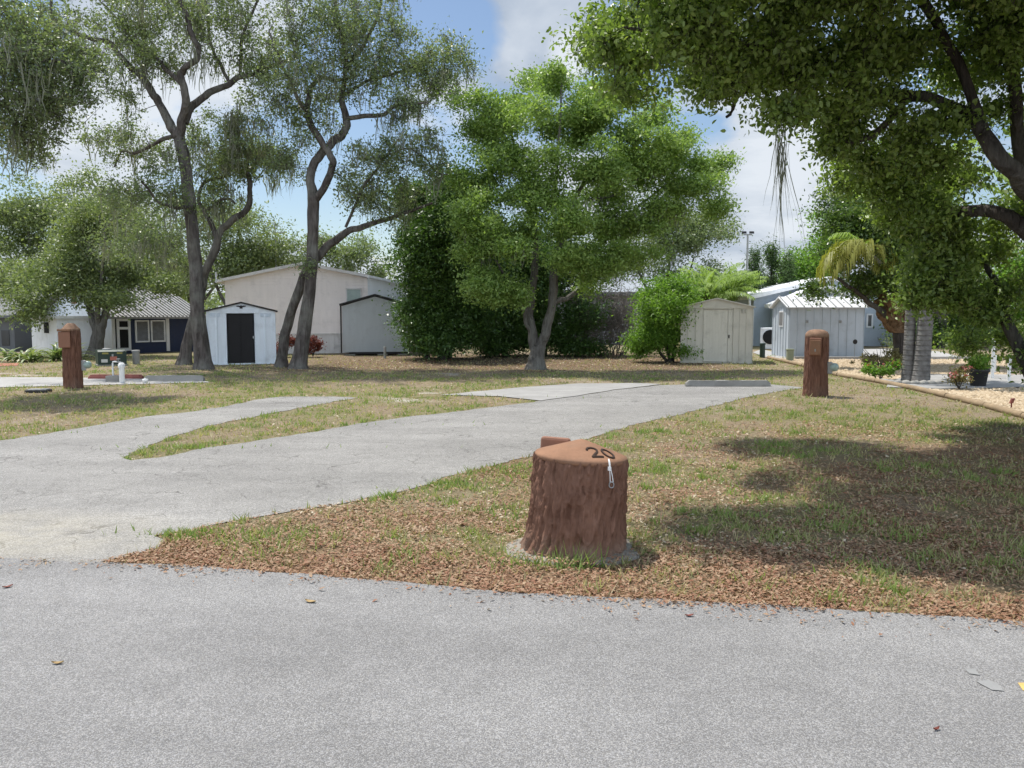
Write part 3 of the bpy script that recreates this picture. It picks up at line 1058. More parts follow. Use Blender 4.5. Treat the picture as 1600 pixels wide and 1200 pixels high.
    def moss(self, count, K=14, length=0.8, minr=0.0, sel=None, spread=0.16, pts=None, wk=1.25):
        nodes = np.array(self.nodes)
        nr = np.array(self.nrad)
        idx = np.where((nr < 0.10) & (nodes[:, 2] > 2.5))[0]
        if sel is not None:
            idx = idx[sel(nodes[idx])]
        src = [nodes[i] for i in self.rng.choice(idx, count)] if pts is None else pts
        Vs, Fs, vs, nv = [], [], [], 0
        for s in src:
            Lc = length * (0.35 + 0.9 * self.rng.random() ** 1.4)
            for k in range(K):
                p = s + self.rng.normal(0, spread, 3) * np.array([1, 1, 0.25])
                Ls = Lc * (0.4 + 0.7 * self.rng.random())
                m = 6
                t = np.linspace(0, 1, m)
                sw = self.rng.normal(0, 0.10, 2) * Ls
                cx = p[0] * (1 - 0.35 * t) + s[0] * 0.35 * t + sw[0] * t + self.rng.normal(0, 0.026 * min(1, wk), m)
                cy = p[1] * (1 - 0.35 * t) + s[1] * 0.35 * t + sw[1] * t + self.rng.normal(0, 0.012, m)
                cz = p[2] - Ls * t
                an = self.rng.random() * 6.28
                wd = wk * (0.008 + 0.012 * self.rng.random()) * np.array([0.7, 1, 1, 0.9, 0.6, 0.15]) * (0.6 + 0.8 * self.rng.random(m))
                A = np.stack([cx + np.cos(an) * wd, cy + np.sin(an) * wd, cz], -1)
                B = np.stack([cx - np.cos(an) * wd, cy - np.sin(an) * wd, cz], -1)
                Vs += [A, B]
                i = np.arange(m - 1)
                Fs.append(np.stack([nv + i, nv + i + 1, nv + m + i + 1, nv + m + i], -1))
                vs.append(np.full(m - 1, self.rng.random()))
                nv += 2 * m
        o = np_obj("moss", np.vstack(Vs), np.vstack(Fs), M["moss"], self.root, np.concatenate(vs), off=self.base)
        o["kind"] = "stuff"
        return o

    def trunk(self, mat, part="trunk"):
        return np_obj(part, np.vstack(self.TV), np.vstack(self.TF), mat, self.root, smooth=True, off=self.base)


# --- big oak, left
t = Tree("oak_tree", "tall mossy oak whose thick dark trunk covers the left edge of the white shed", "tree", G(318, 577), "mossy oaks", 1, 1.0, .27)
t.limb([(318, 577, 0, .28), (309, 500, 0, .245), (305, 430, 0, .225), (301, 380, 0, .215), (297, 320, 0, .205), (289, 260, 0, .2), (281, 222, 0, .19), (276, 207, 0, .18)], flare=True, seg=14)
t.limb([(277, 210, 0, .17), (262, 190, .1, .15), (248, 160, .2, .135), (240, 148, .2, .13), (224, 122, .3, .12), (205, 108, .3, .105), (185, 85, .2, .09), (170, 66, 0, .08), (140, 60, -.4, .07), (115, 50, -.7, .06), (95, 40, -.9, .05), (83, 25, -1, .045), (80, 0, -1, .04), (90, -60, -1, .03)])
t.limb([(224, 122, .3, .09), (226, 95, .6, .085), (225, 50, 1, .075), (221, 0, 1.3, .065), (225, -80, 1.5, .04)])
t.limb([(280, 212, 0, .17), (284, 188, -.2, .15), (291, 162, -.4, .13), (285, 132, -.6, .12), (284, 115, -.6, .11), (290, 105, -.7, .1), (305, 95, -.8, .1), (310, 80, -.9, .09), (304, 62, -1, .085), (297, 48, -1, .08), (291, 22, -1, .07), (281, 0, -1, .06), (275, -70, -1, .04)])
t.limb([(284, 130, -.6, .09), (258, 106, -.2, .075), (238, 86, .1, .06), (205, 60, .4, .05), (185, 30, .6, .04), (160, 5, .8, .03)])
t.limb([(288, 192, 0, .13), (300, 166, .2, .125), (320, 150, .4, .115), (350, 136, .7, .1), (375, 121, .9, .09), (402, 112, 1.1, .08), (430, 100, 1.3, .06), (470, 90, 1.6, .04)])
t.limb([(358, 128, .8, .06), (345, 100, 1, .055), (330, 72, 1.2, .05), (326, 40, 1.4, .04), (320, -20, 1.5, .03)])
t.limb([(375, 118, .9, .06), (378, 60, .6, .05), (395, 20, .4, .04), (420, -30, .3, .03)])
t.limb([(299, 322, 0, .07), (285, 325, -.5, .06), (265, 322, -.9, .05), (250, 318, -1.2, .04), (235, 298, -1.5, .035), (222, 285, -1.8, .03)])
t.limb([(274, 212, 0, .08), (240, 225, .8, .06), (210, 240, 1.4, .05), (190, 235, 1.8, .04), (180, 262, 2.0, .03)])
for b in [(120, 50, 60, 40, 0, 1.6, 45), (210, 40, 60, 55, .5, 1.6, 75), (290, 20, 70, 60, 0, 2, 80), (380, 40, 70, 60, .8, 1.8, 90), (210, 120, 45, 35, .2, 1.2, 22), (245, 92, 55, 40, 0, 1.4, 40),
          (395, 110, 50, 40, 1.2, 1.4, 55), (200, 235, 55, 35, 1.5, 1.4, 60), (230, 315, 55, 40, -1.2, 1.3, 40), (370, 195, 70, 45, 1.4, 1.5, 40), (250, -60, 190, 60, 0, 3, 110), (200, 150, 30, 30, .3, .8, 10),
          (255, 270, 45, 40, -.6, 1.2, 26)]:
    t.blob(*b)
t.grow()
t.twigs(3, .38, .008)
t.trunk(M["oakbark"])
t.leaves(M["oakleaf"], 54, .165, .092, .5, up=.35, flat=.9)
t.moss(95, 12, 1.05, wk=.8)
t.moss(16, 16, 1.0, wk=.9, sel=lambda q: (q[:, 0] > P(330, 0, 24)[0] * 1.0) & (q[:, 0] < P(410, 0, 24)[0]) & (q[:, 2] < 8))

# --- second oak stem behind it
t = Tree("oak_tree", "shorter forked oak just behind the left trunk, heavy with dark moss", "tree", G(288, 570), "mossy oaks", 2, 1.0, .27)
t.limb([(288, 570, 0, .24), (292, 540, 0, .2), (301, 500, 0, .19), (311, 460, 0, .18), (322, 425, 0, .16), (335, 390, 0, .145), (345, 362, 0, .13), (362, 345, 0, .12), (385, 327, 0, .11), (390, 303, 0, .1), (391, 285, 0, .09), (385, 255, .3, .06), (395, 220, .5, .04)], flare=True, seg=12)
t.limb([(341, 372, 0, .1), (333, 360, .1, .09), (322, 335, .2, .08), (312, 315, .3, .07), (316, 290, .4, .06), (335, 280, .4, .06), (360, 275, .3, .05)])
t.limb([(322, 330, .2, .06), (340, 316, .1, .06), (358, 310, 0, .05), (368, 318, 0, .04)])
for b in [(370, 255, 65, 45, .2, 1.5, 100), (330, 300, 40, 30, .3, 1, 40), (400, 245, 45, 40, 0, 1.2, 50), (240, 375, 70, 50, .5, 1.6, 70), (285, 420, 40, 45, .6, 1.2, 40), (325, 245, 35, 35, .5, 1.2, 30), (430, 250, 25, 30, 0, .8, 18)]:
    t.blob(*b)
t.grow()
t.twigs(3, .38, .008)
t.trunk(M["oakbark"])
t.leaves(M["oakleaf"], 52, .165, .092, .5, up=.35, flat=.9)
t.moss(48, 16, .9, wk=.9)

# --- oak right of the white shed
t = Tree("oak_tree", "curving twin stemmed oak right of the white shed, wide grey green crown", "tree", G(468, 576), "mossy oaks", 3, 1.0, .27)
t.limb([(466, 576, 0, .29), (472, 530, 0, .235), (479, 480, 0, .22), (486, 425, 0, .205), (490, 370, 0, .195), (489, 330, 0, .19), (489, 302, 0, .18), (485, 276, 0, .15), (490, 255, 0, .145), (502, 240, 0, .14), (515, 228, 0, .14), (532, 212, .1, .13), (541, 200, .1, .125), (540, 185, .2, .12), (535, 150, .4, .1), (541, 85, .6, .08), (528, 40, .7, .06), (520, -30, .7, .04)], flare=True, seg=14)
t.limb([(494, 310, -.05, .13), (506, 293, -.15, .125), (520, 262, -.22, .12), (517, 242, -.28, .12), (504, 224, -.25, .12), (486, 198, -.2, .11), (480, 176, -.1, .1), (484, 142, 0, .09), (503, 123, .1, .07), (535, 125, .3, .06), (560, 118, .4, .04)])
t.limb([(440, 572, .75, .21), (443, 540, .72, .175), (452, 500, .6, .165), (464, 462, .45, .16), (479, 424, .35, .155), (498, 400, .35, .15), (520, 378, .4, .14), (545, 360, .4, .12), (566, 355, .5, .105), (585, 348, .5, .09), (610, 340, .6, .075), (640, 330, .8, .06), (675, 318, 1, .04)], flare=True, seg=12)
t.limb([(541, 186, .2, .08), (570, 180, .1, .075), (600, 179, 0, .07), (612, 168, -.1, .06), (637, 162, -.2, .05), (670, 160, -.3, .035)])
t.limb([(541, 110, .5, .07), (565, 75, .3, .06), (580, 48, .2, .055), (592, 25, .1, .05), (594, 5, .1, .045), (615, -20, 0, .035)])
t.limb([(481, 180, -.1, .06), (465, 150, -.6, .055), (450, 120, -1, .05), (435, 85, -1.3, .04), (420, 50, -1.5, .03)])
t.limb([(540, 355, .4, .05), (570, 290, .2, .05), (590, 262, 0, .045), (606, 240, -.2, .04), (625, 215, -.4, .03)])
t.limb([(606, 242, -.2, .03), (640, 232, -.3, .03), (668, 252, -.4, .025), (682, 268, -.5, .02), (700, 272, -.5, .016)])
t.limb([(536, 150, .4, .06), (580, 125, .9, .055), (630, 110, 1.3, .045), (680, 95, 1.7, .035)])
for b in [(480, 40, 75, 50, -.5, 1.8, 85), (570, 50, 75, 55, .3, 1.8, 85), (650, 95, 60, 50, 1, 1.5, 95), (690, 110, 50, 40, 1.3, 1.2, 55), (560, 120, 75, 40, .6, 1.5, 75), (450, 110, 50, 45, -.8, 1.4, 50), (500, 165, 60, 35, .2, 1.2, 32),
          (630, 165, 50, 25, -.2, 1, 34), (600, 250, 55, 45, -.1, 1.2, 55), (650, 225, 50, 30, -.3, 1, 32), (680, 255, 35, 25, -.5, .8, 16), (560, 300, 45, 40, .3, 1, 55), (620, 310, 45, 28, .6, 1, 32), (455, 185, 35, 45, 0, 1.2, 28),
          (470, 250, 30, 40, .3, .9, 20), (540, -50, 170, 60, 0, 2.6, 110), (475, 415, 18, 12, -.4, .4, 7)]:
    t.blob(*b)
t.grow()
t.twigs(3, .38, .008)
t.trunk(M["oakbark"])
t.leaves(M["oakleaf"], 54, .165, .092, .5, up=.35, flat=.9)
t.moss(110, 12, .95, wk=.8)

# --- oak limb reaching in from the left
t = Tree("oak_tree", "mossy oak reaching into the top left corner from beyond the left edge", "tree", (-15.0, 17.5), "mossy oaks", 4, 1.0, .27)
t.limb([(-15.0, 17.5, 0, .3), (-14.8, 17.4, 3, .26), (-14.2, 17.3, 5, .22), (-13.4, 17, 6.3, .17), (-12.2, 16.8, 7.4, .13), (-10.6, 16.5, 8, .08), (-9.4, 16.5, 8.1, .05)], world=True, flare=True, seg=12)
t.limb([(-60, 130, 0, .1), (-10, 80, 0, .08), (25, 102, 0, .06), (50, 100, 0, .05), (90, 95, 0, .04), (120, 110, 0, .03)])
t.limb([(-60, 160, 0, .1), (0, 163, .3, .07), (20, 178, .4, .055), (32, 202, .5, .045), (40, 225, .5, .03)])
for b in [(20, 60, 60, 50, 0, 1.6, 90), (90, 75, 50, 45, 0, 1.2, 80), (40, 130, 60, 40, 0, 1.4, 90), (25, 215, 55, 45, .4, 1.3, 90), (120, 130, 26, 35, 0, .8, 30), (70, 165, 30, 30, .2, 1, 26), (-60, 120, 60, 120, 0, 2, 80), (-20, 20, 40, 40, 0, 1.5, 40)]:
    t.blob(*b)
t.grow()
t.twigs(3, .38, .008)
t.trunk(M["oakbark"])
t.leaves(M["oakleaf"], 56, .14, .078, .5, up=.35, flat=.9)
t.moss(38, 12, 1.0, wk=.75)

# --- small multi stem tree in front of the blue house
t = Tree("small_tree", "small multi stemmed tree with fanning trunks in front of the navy house", "tree", G(150, 557), "trees of the left yards", 5)
t.limb([(148, 557, 0, .28), (152, 530, 0, .24), (155, 512, 0, .22), (160, 500, 0, .17)], flare=True)
t.limb([(150, 515, 0, .14), (142, 490, .2, .12), (133, 465, .4, .09), (120, 430, .6, .06), (95, 395, .8, .04)])
t.limb([(155, 512, 0, .13), (152, 485, -.3, .1), (158, 460, -.5, .08), (160, 420, -.8, .06), (165, 370, -1, .04)])
t.limb([(158, 508, 0, .15), (166, 485, 0, .12), (175, 462, .1, .09), (195, 430, .2, .06), (215, 385, .3, .04)])
for b in [(130, 400, 70, 50, 0, 1.8, 130), (190, 420, 70, 40, 0, 1.6, 115), (110, 462, 45, 22, -.5, 1.2, 36), (215, 468, 55, 20, -.4, 1.2, 40), (50, 470, 45, 26, -.3, 1.2, 50), (70, 425, 55, 40, 0, 1.6, 75), (160, 350, 55, 40, .2, 1.6, 70), (230, 440, 45, 22, 0, 1.2, 40), (120, 345, 50, 40, .4, 1.4, 50)]:
    t.blob(*b)
t.grow()
t.trunk(M["greybark"])
t.leaves(M["farleaf"], 85, .33, .13, .5)
t.moss(18, 10, .5)

# --- centre camphor tree
t = Tree("camphor_tree", "bright yellow green forked tree at the centre behind the concrete slab", "tree", G(838, 577), None, 6, .92, .135)
t.limb([(838, 577, 0, .30), (838, 562, 0, .26), (840, 545, 0, .25), (840, 536, 0, .24)], flare=True, seg=14)
t.limb([(836, 545, 0, .17), (831, 520, .05, .15), (828, 490, .1, .14), (832, 455, .15, .13), (835, 420, .2, .12), (836, 380, .2, .1), (828, 330, .3, .08), (815, 270, .4, .06), (800, 210, .5, .04)])
t.limb([(842, 545, 0, .18), (852, 520, -.1, .16), (861, 490, -.15, .155), (864, 460, -.2, .15), (866, 430, -.3, .135), (872, 400, -.4, .12), (882, 360, -.5, .1), (893, 325, -.6, .08), (910, 290, -.7, .06), (940, 250, -.8, .045)])
t.limb([(880, 365, -.5, .07), (870, 310, -.8, .06), (870, 260, -1, .05), (875, 180, -1.2, .035), (878, 130, -1.2, .025)])
t.limb([(866, 472, -.2, .09), (885, 466, -.1, .085), (902, 455, 0, .08), (915, 435, .1, .07), (925, 400, .2, .06), (950, 370, .3, .05), (990, 330, .4, .04), (1040, 290, .5, .03)])
t.limb([(831, 520, .05, .07), (822, 503, -.1, .06), (816, 482, -.2, .05), (795, 440, -.5, .045), (770, 400, -.7, .04), (740, 360, -.8, .03)])
t.limb([(895, 322, -.6, .05), (930, 310, -.5, .045), (970, 300, -.3, .04), (1020, 262, -.1, .03)])
for b in [(880, 170, 75, 55, -1.0, 1.5, 95), (945, 190, 60, 45, -.6, 1.4, 75), (1010, 225, 50, 45, -.2, 1.3, 70), (800, 180, 60, 55, .4, 1.4, 75), (870, 255, 85, 60, -1.2, 1.5, 130), (965, 285, 70, 55, -.4, 1.5, 100), (1050, 265, 55, 45, .2, 1.3, 70),
          (1090, 310, 48, 40, .3, 1.1, 62), (775, 270, 60, 55, 0, 1.5, 95), (755, 330, 40, 45, -.4, 1.2, 55), (780, 370, 60, 50, -1.0, 1.2, 75), (870, 340, 60, 45, -1.6, 1.1, 70), (960, 365, 60, 45, -.6, 1.3, 75), (1025, 345, 55, 45, 0, 1.3, 60),
          (745, 420, 35, 40, -.6, 1.0, 40), (850, 400, 60, 30, -1.3, 1.1, 36), (920, 425, 50, 30, -.5, 1.0, 50), (790, 440, 40, 35, -.9, 1.0, 30), (980, 410, 45, 25, -.2, 1, 36), (868, 122, 24, 26, -1.2, .6, 22), (735, 165, 34, 36, .4, .8, 22), (770, 185, 24, 50, .2, .7, 34), (960, 135, 30, 26, -.6, .7, 20), (1110, 270, 26, 26, .5, .7, 20), (1125, 315, 18, 22, .4, .6, 14), (760, 200, 42, 50, .6, 1, 30), (1030, 190, 36, 30, .2, .8, 24), (770, 450, 40, 30, -.9, .9, 30), (1070, 215, 30, 20, .4, .6, 10), (935, 150, 40, 24, -.4, .8, 18)]:
    t.blob(*b)
t.grow()
t.trunk(M["greybark"])
t.leaves(M["camleaf"], 112, .215, .10, .5, up=.6)
t.moss(22, 8, .8, sel=lambda q: q[:, 2] < 5.0)


def shrubtree(name, label, base, stems, blobs, mat, per, sig, L, bark, ratio=.5, group=None, seed=1, cat="shrub", up=.7, moss=0, hang=0.0, part="foliage", dy=0.0, dens=.8, tight=.2):
    b = G(*base) if dy == 0 else np.array([P(base[0], 490, dy)[0], dy, 0])
    t = Tree(name, label, cat, b, group, seed, dens, tight)
    for s in stems:
        t.limb(s, flare=True, seg=8)
    for q in blobs:
        t.blob(*q)
    t.grow()
    t.trunk(M[bark], "trunk" if cat == "tree" else "stem")
    t.leaves(M[mat], per, sig, L, ratio, up=up, part="crown" if cat == "tree" else part, hang=hang)
    if moss:
        t.moss(moss, 12, 1.0)
    return t


# --- dark evergreens behind the centre tree
shrubtree("evergreen_tree", "dense dark glossy evergreen beside the grey shed, foliage down to the ground", (690, 562),
          [[(690, 562, 0, .14), (688, 500, 0, .11), (685, 420, 0, .08), (690, 340, 0, .05)], [(700, 562, .3, .12), (704, 500, .3, .1), (720, 420, .4, .07)], [(668, 560, .4, .09), (655, 480, .3, .06), (650, 420, .3, .04)]],
          [(680, 350, 60, 55, 0, 1.6, 140), (662, 410, 38, 50, 0, 1.5, 110), (720, 400, 55, 60, .2, 1.5, 120), (662, 490, 32, 50, 0, 1.3, 110), (700, 480, 55, 50, .2, 1.5, 110), (684, 530, 42, 24, .2, 1.2, 70), (740, 460, 40, 60, .8, 1.2, 70), (655, 320, 42, 36, .3, 1.2, 75), (700, 305, 45, 40, .4, 1.2, 90), (644, 375, 22, 36, .2, 1.0, 40), (740, 350, 40, 50, .8, 1.2, 60), (748, 420, 45, 60, .6, 1.3, 120), (735, 510, 38, 40, .5, 1.2, 80)],
          "darkleaf", 90, .26, .13, "darkbark", .45, None, 7, "tree", dens=1.25, tight=.25)
shrubtree("evergreen_shrub", "dark rounded evergreen thicket behind the centre tree's forked trunk", (800, 557),
          [[(790, 557, 0, .1), (785, 500, 0, .08), (780, 430, 0, .05)], [(850, 556, .4, .1), (855, 500, .4, .08), (860, 430, .4, .05)], [(900, 555, .2, .06), (905, 500, .2, .05), (910, 470, .2, .03)]],
          [(790, 470, 45, 60, 0, 1.2, 130), (850, 450, 55, 60, .4, 1.3, 150), (780, 530, 38, 22, 0, 1.0, 70), (840, 520, 55, 32, .5, 1.1, 120), (905, 500, 32, 45, .3, 1.0, 75), (900, 540, 36, 14, .2, .8, 40), (880, 420, 45, 40, .8, 1.1, 80), (800, 405, 55, 45, .5, 1.2, 110), (870, 375, 50, 40, .8, 1.2, 70)],
          "darkleaf", 90, .24, .12, "darkbark", .45, None, 8, dens=1.3, tight=.25)
# --- leafless twiggy shrub
t = Tree("bare_shrub", "leafless grey twiggy shrub in front of the white house wall", "shrub", G(955, 556), None, 9, 1.0, .3)
for k in range(26):
    a = (k / 26 - .5) * 2
    x1 = 955 + a * 62 + random.uniform(-8, 8)
    y1 = 452 + abs(a) * 50 + random.uniform(-12, 20)
    t.limb([(955 + a * 22, 557, random.uniform(-.3, .3), .022), (955 + a * 40, 530, random.uniform(-.4, .4), .016), ((955 + x1 + a * 50) / 2, (y1 + 520) / 2, random.uniform(-.7, .7), .012), (x1, y1, random.uniform(-.9, .9), .006)], seg=5, jit=.12)
t.blob(955, 498, 60, 50, 0, 1.1, 1500, 1.7)
t.grow(thick=.004, droop=.0, minr=.009)
t.twigs(2, .3, .008)
t.trunk(M["twig"], "branches")
# --- bright shrub left of the tan shed
shrubtree("round_shrub", "bright green leafy shrub leaning against the tan metal shed", (1047, 566),
          [[(1047, 566, 0, .06), (1040, 530, 0, .05), (1030, 480, 0, .03)], [(1050, 566, .1, .06), (1055, 530, .1, .05), (1060, 480, .1, .03)], [(1043, 566, 0, .05), (1025, 540, -.1, .04), (1010, 510, -.2, .03)]],
          [(1035, 480, 35, 38, 0, .9, 110), (1065, 460, 32, 32, .3, .9, 80), (1015, 520, 26, 32, -.1, .7, 70), (1045, 530, 30, 28, .1, .7, 55), (1003, 545, 15, 14, -.1, .4, 20)],
          "brightleaf", 80, .17, .095, "darkbark", .45, None, 10, dens=1.3, tight=.25)

# --- the big near tree on the right
t = Tree("camphor_tree", "large shady tree overhanging the top right of the road verge", "tree", (7.6, 11.2), None, 12, .57, .13)
t.limb([(7.6, 11.2, 0, .34), (7.5, 11.2, 1.5, .28), (7.3, 11.2, 2.6, .25), (7.0, 11.2, 3.2, .22)], world=True, flare=True, seg=14)
t.limb([(1680, 340, -.4, .2), (1640, 330, -1.0, .19), (1600, 288, -1.4, .135), (1562, 247, -1.6, .11), (1530, 202, -1.4, .095), (1490, 172, -1.1, .095), (1430, 150, -1.0, .075), (1360, 142, -1.2, .065), (1290, 110, -1.5, .06), (1230, 82, -1.8, .055), (1180, 74, -2.1, .065), (1150, 70, -2.2, .055), (1140, 40, -2.3, .045), (1110, 5, -2.4, .035)])
t.limb([(1660, 400, -.2, .17), (1620, 372, -.5, .15), (1590, 345, -.6, .11), (1540, 328, -.3, .09), (1478, 331, .2, .08), (1440, 320, .6, .07), (1400, 300, .7, .05), (1360, 280, .7, .035)])
t.limb([(1690, 620, 0, .15), (1640, 610, .4, .13), (1603, 572, .6, .11), (1585, 530, .7, .1), (1570, 495, .8, .085), (1560, 450, .9, .06), (1540, 410, 1, .04)])
t.limb([(1310, 118, -1.6, .05), (1250, 105, -1.3, .045), (1200, 121, -1.1, .04), (1162, 145, -1, .035), (1135, 180, -1, .02)])
t.limb([(1540, 215, -1.4, .08), (1500, 100, -1.2, .07), (1450, 20, -1.5, .07), (1400, -80, -2, .05), (1330, -180, -2.6, .04)])
t.limb([(1600, 290, -.2, .1), (1590, 150, -.6, .09), (1580, 20, -1.2, .07), (1570, -120, -2, .05)])
t.limb([(1180, 74, -2.1, .04), (1100, 60, -2.2, .03), (1030, 55, -2.3, .025), (975, 40, -2.4, .015)])
t.limb([(1420, 150, -1.1, .05), (1380, 200, -.8, .04), (1330, 220, -.6, .03), (1290, 230, -.5, .02)])
for b in [(1000, 40, 55, 50, -2.2, .7, 60), (1070, 70, 60, 60, -2.2, .9, 110), (1150, 40, 70, 55, -2.2, 1, 110), (1120, 125, 55, 35, -1.4, .8, 60), (1230, 40, 60, 55, -2, 1.1, 110), (1260, 130, 55, 50, -1.4, .9, 100), (1180, 120, 40, 28, -1.2, .7, 36), (1320, 60, 70, 65, -1.8, 1.1, 130), (1340, 180, 55, 50, -.8, .9, 110),
          (1420, 90, 80, 75, -1.3, 1.1, 150), (1430, 210, 70, 55, -.6, 1, 130), (1510, 60, 80, 80, -1, 1.2, 150), (1570, 120, 80, 70, -.6, 1.2, 120), (1370, 270, 55, 50, .5, .9, 100), (1470, 280, 55, 40, .5, .9, 80), (1320, 235, 30, 28, -.5, .7, 34), (1550, 390, 50, 45, .9, .8, 75), (1500, 410, 38, 45, 1, .7, 50), (1575, 460, 40, 50, .8, .7, 60), (1530, 480, 35, 35, 1.1, .6, 35), (1520, 540, 22, 26, 1, .5, 22), (1450, 350, 50, 45, .7, .8, 95), (1475, 420, 34, 40, .9, .6, 85), (1440, 432, 36, 32, .8, .5, 85), (1440, 462, 42, 20, .9, .5, 75), (1480, 470, 30, 25, .9, .5, 45), (1410, 350, 45, 50, .8, .8, 90), (1570, 330, 45, 40, .6, .8, 70), (1410, 290, 60, 45, .4, .9, 80), (1600, 540, 30, 40, .8, .6, 35), (1640, 250, 60, 150, 0, 1.5, 110),
          (960, 130, 20, 22, -1.9, .5, 10), (1010, 140, 30, 18, -1.7, .5, 14), (1215, 184, 30, 16, -1.7, .35, 16)]:
    t.blob(*b)
t.dens, t.tight = 3.4, .2
for b in [((0.60, 7.95, 5.8), (1.1, .7, .5), 120), ((1.90, 7.65, 5.7), (1.4, .8, .6), 240), ((3.50, 7.55, 5.6), (1.4, .9, .6), 260), ((5.20, 7.65, 5.5), (1.6, 1.2, .8), 240), ((1.75, 11.7, 5.5), (1.0, .7, .5), 60), ((2.20, 11.00, 6.7), (1.1, .7, .5), 80), ((3.00, 10.55, 6.6), (1.7, 1.2, .6), 200), ((3.60, 9.05, 6.1), (1.6, .8, .5), 220), ((2.40, 6.75, 5.3), (1.3, .5, .5), 120), ((5.00, 9.95, 6.8), (1.8, 1.6, .7), 260), ((7.00, 9.55, 6.0), (1.6, 2.0, 1.2), 240), ((3.80, 6.65, 5.2), (1.6, .5, .5), 110), ((5.60, 6.35, 5.0), (1.3, .6, .5), 100), ((8.80, 7.35, 5.0), (2.2, 1.8, 1.6), 120), ((9.20, 10.25, 4.4), (1.5, 2.0, 1.8), 110)]:
    t.wblob(*b)
t.grow(thick=.009)
t.twigs(4, .26, .0045)
t.trunk(M["darkbark"])
t.leaves(M["nearleaf"], 76, .14, .068, .52, up=.6, hang=.35, oval=True)
tip = P(1222, 195, 9.5)
t.moss(1, 14, 1.15, pts=[tip, tip + [0.02, 0, -.2], tip + [-.03, 0.02, -.1]], spread=.035, wk=.28)

# --- dark tree with fern basket in the gravel bed
t = Tree("fern_tree", "dark round tree in the gravel bed with a tan fern mass wrapped round its trunk", "tree", G(1407, 572), None, 13, 1.0, .22)
t.limb([(1407, 573, 0, .22), (1407, 545, 0, .21), (1405, 520, 0, .21), (1402, 490, 0, .2), (1398, 460, 0, .16), (1392, 420, 0, .12), (1385, 380, 0, .08)], flare=True, seg=12)
t.limb([(1400, 500, 0, .13), (1375, 486, -.2, .09), (1358, 474, -.3, .08), (1340, 457, -.4, .065), (1318, 442, -.5, .05), (1300, 432, -.6, .04)])
t.limb([(1402, 480, 0, .1), (1420, 440, .2, .08), (1440, 390, .4, .06)])
for b in [(1340, 340, 55, 50, 0, 1.6, 150), (1390, 380, 60, 60, 0, 1.6, 170), (1320, 385, 38, 38, -.2, 1.2, 80), (1430, 340, 60, 60, .3, 1.6, 140), (1365, 440, 45, 28, 0, 1.2, 75), (1450, 410, 45, 50, .4, 1.3, 90), (1400, 300, 80, 40, .2, 1.6, 110), (1275, 458, 22, 12, -.5, .5, 12)]:
    t.blob(*b)
t.grow()
t.trunk(M["darkbark"])
t.leaves(M["fernleaf"], 80, .24, .12, .5)
t.moss(14, 12, 1.2)
# fern mass: lumpy funnel of overlapping shield fronds
mb = MB()
c0 = t.base
r_ = np.random.default_rng(5)
m = mpp(t.Y)
zt, zb_f = P(1400, 468, t.Y)[2], P(1400, 520, t.Y)[2]
cxl = P(1399, 490, t.Y)[0] - c0[0]
seg, rows = 40, 22
vv = []
for i in range(rows):
    f = i / (rows - 1)
    z = zb_f + (zt - zb_f) * f
    rb = 0.23 + 0.42 * math.sin(min(1, f * 1.15) * math.pi / 2) ** 0.9 - (0.12 if f > .9 else 0)
    for k in range(seg):
        a = 2 * math.pi * k / seg
        q = [math.cos(a) * 2.3, math.sin(a) * 2.3, z * 3.2]
        r2 = rb * (0.55 + 0.9 * float(fbm(q, 4, 4)))
        vv.append((cxl + r2 * math.cos(a) + (1 - f) * 0.10, r2 * math.sin(a), z + 0.3 * float(vnoise([math.cos(a) * 2, math.sin(a) * 2, f * 3])) * f))
ff = [(i * seg + k, i * seg + (k + 1) % seg, (i + 1) * seg + (k + 1) % seg, (i + 1) * seg + k) for i in range(rows - 1) for k in range(seg)]
mb.add(vv, ff, True)
mb.add(vv[-seg:], [tuple(range(seg))])
mb.build("fern_mass", M["fern"], t.root)

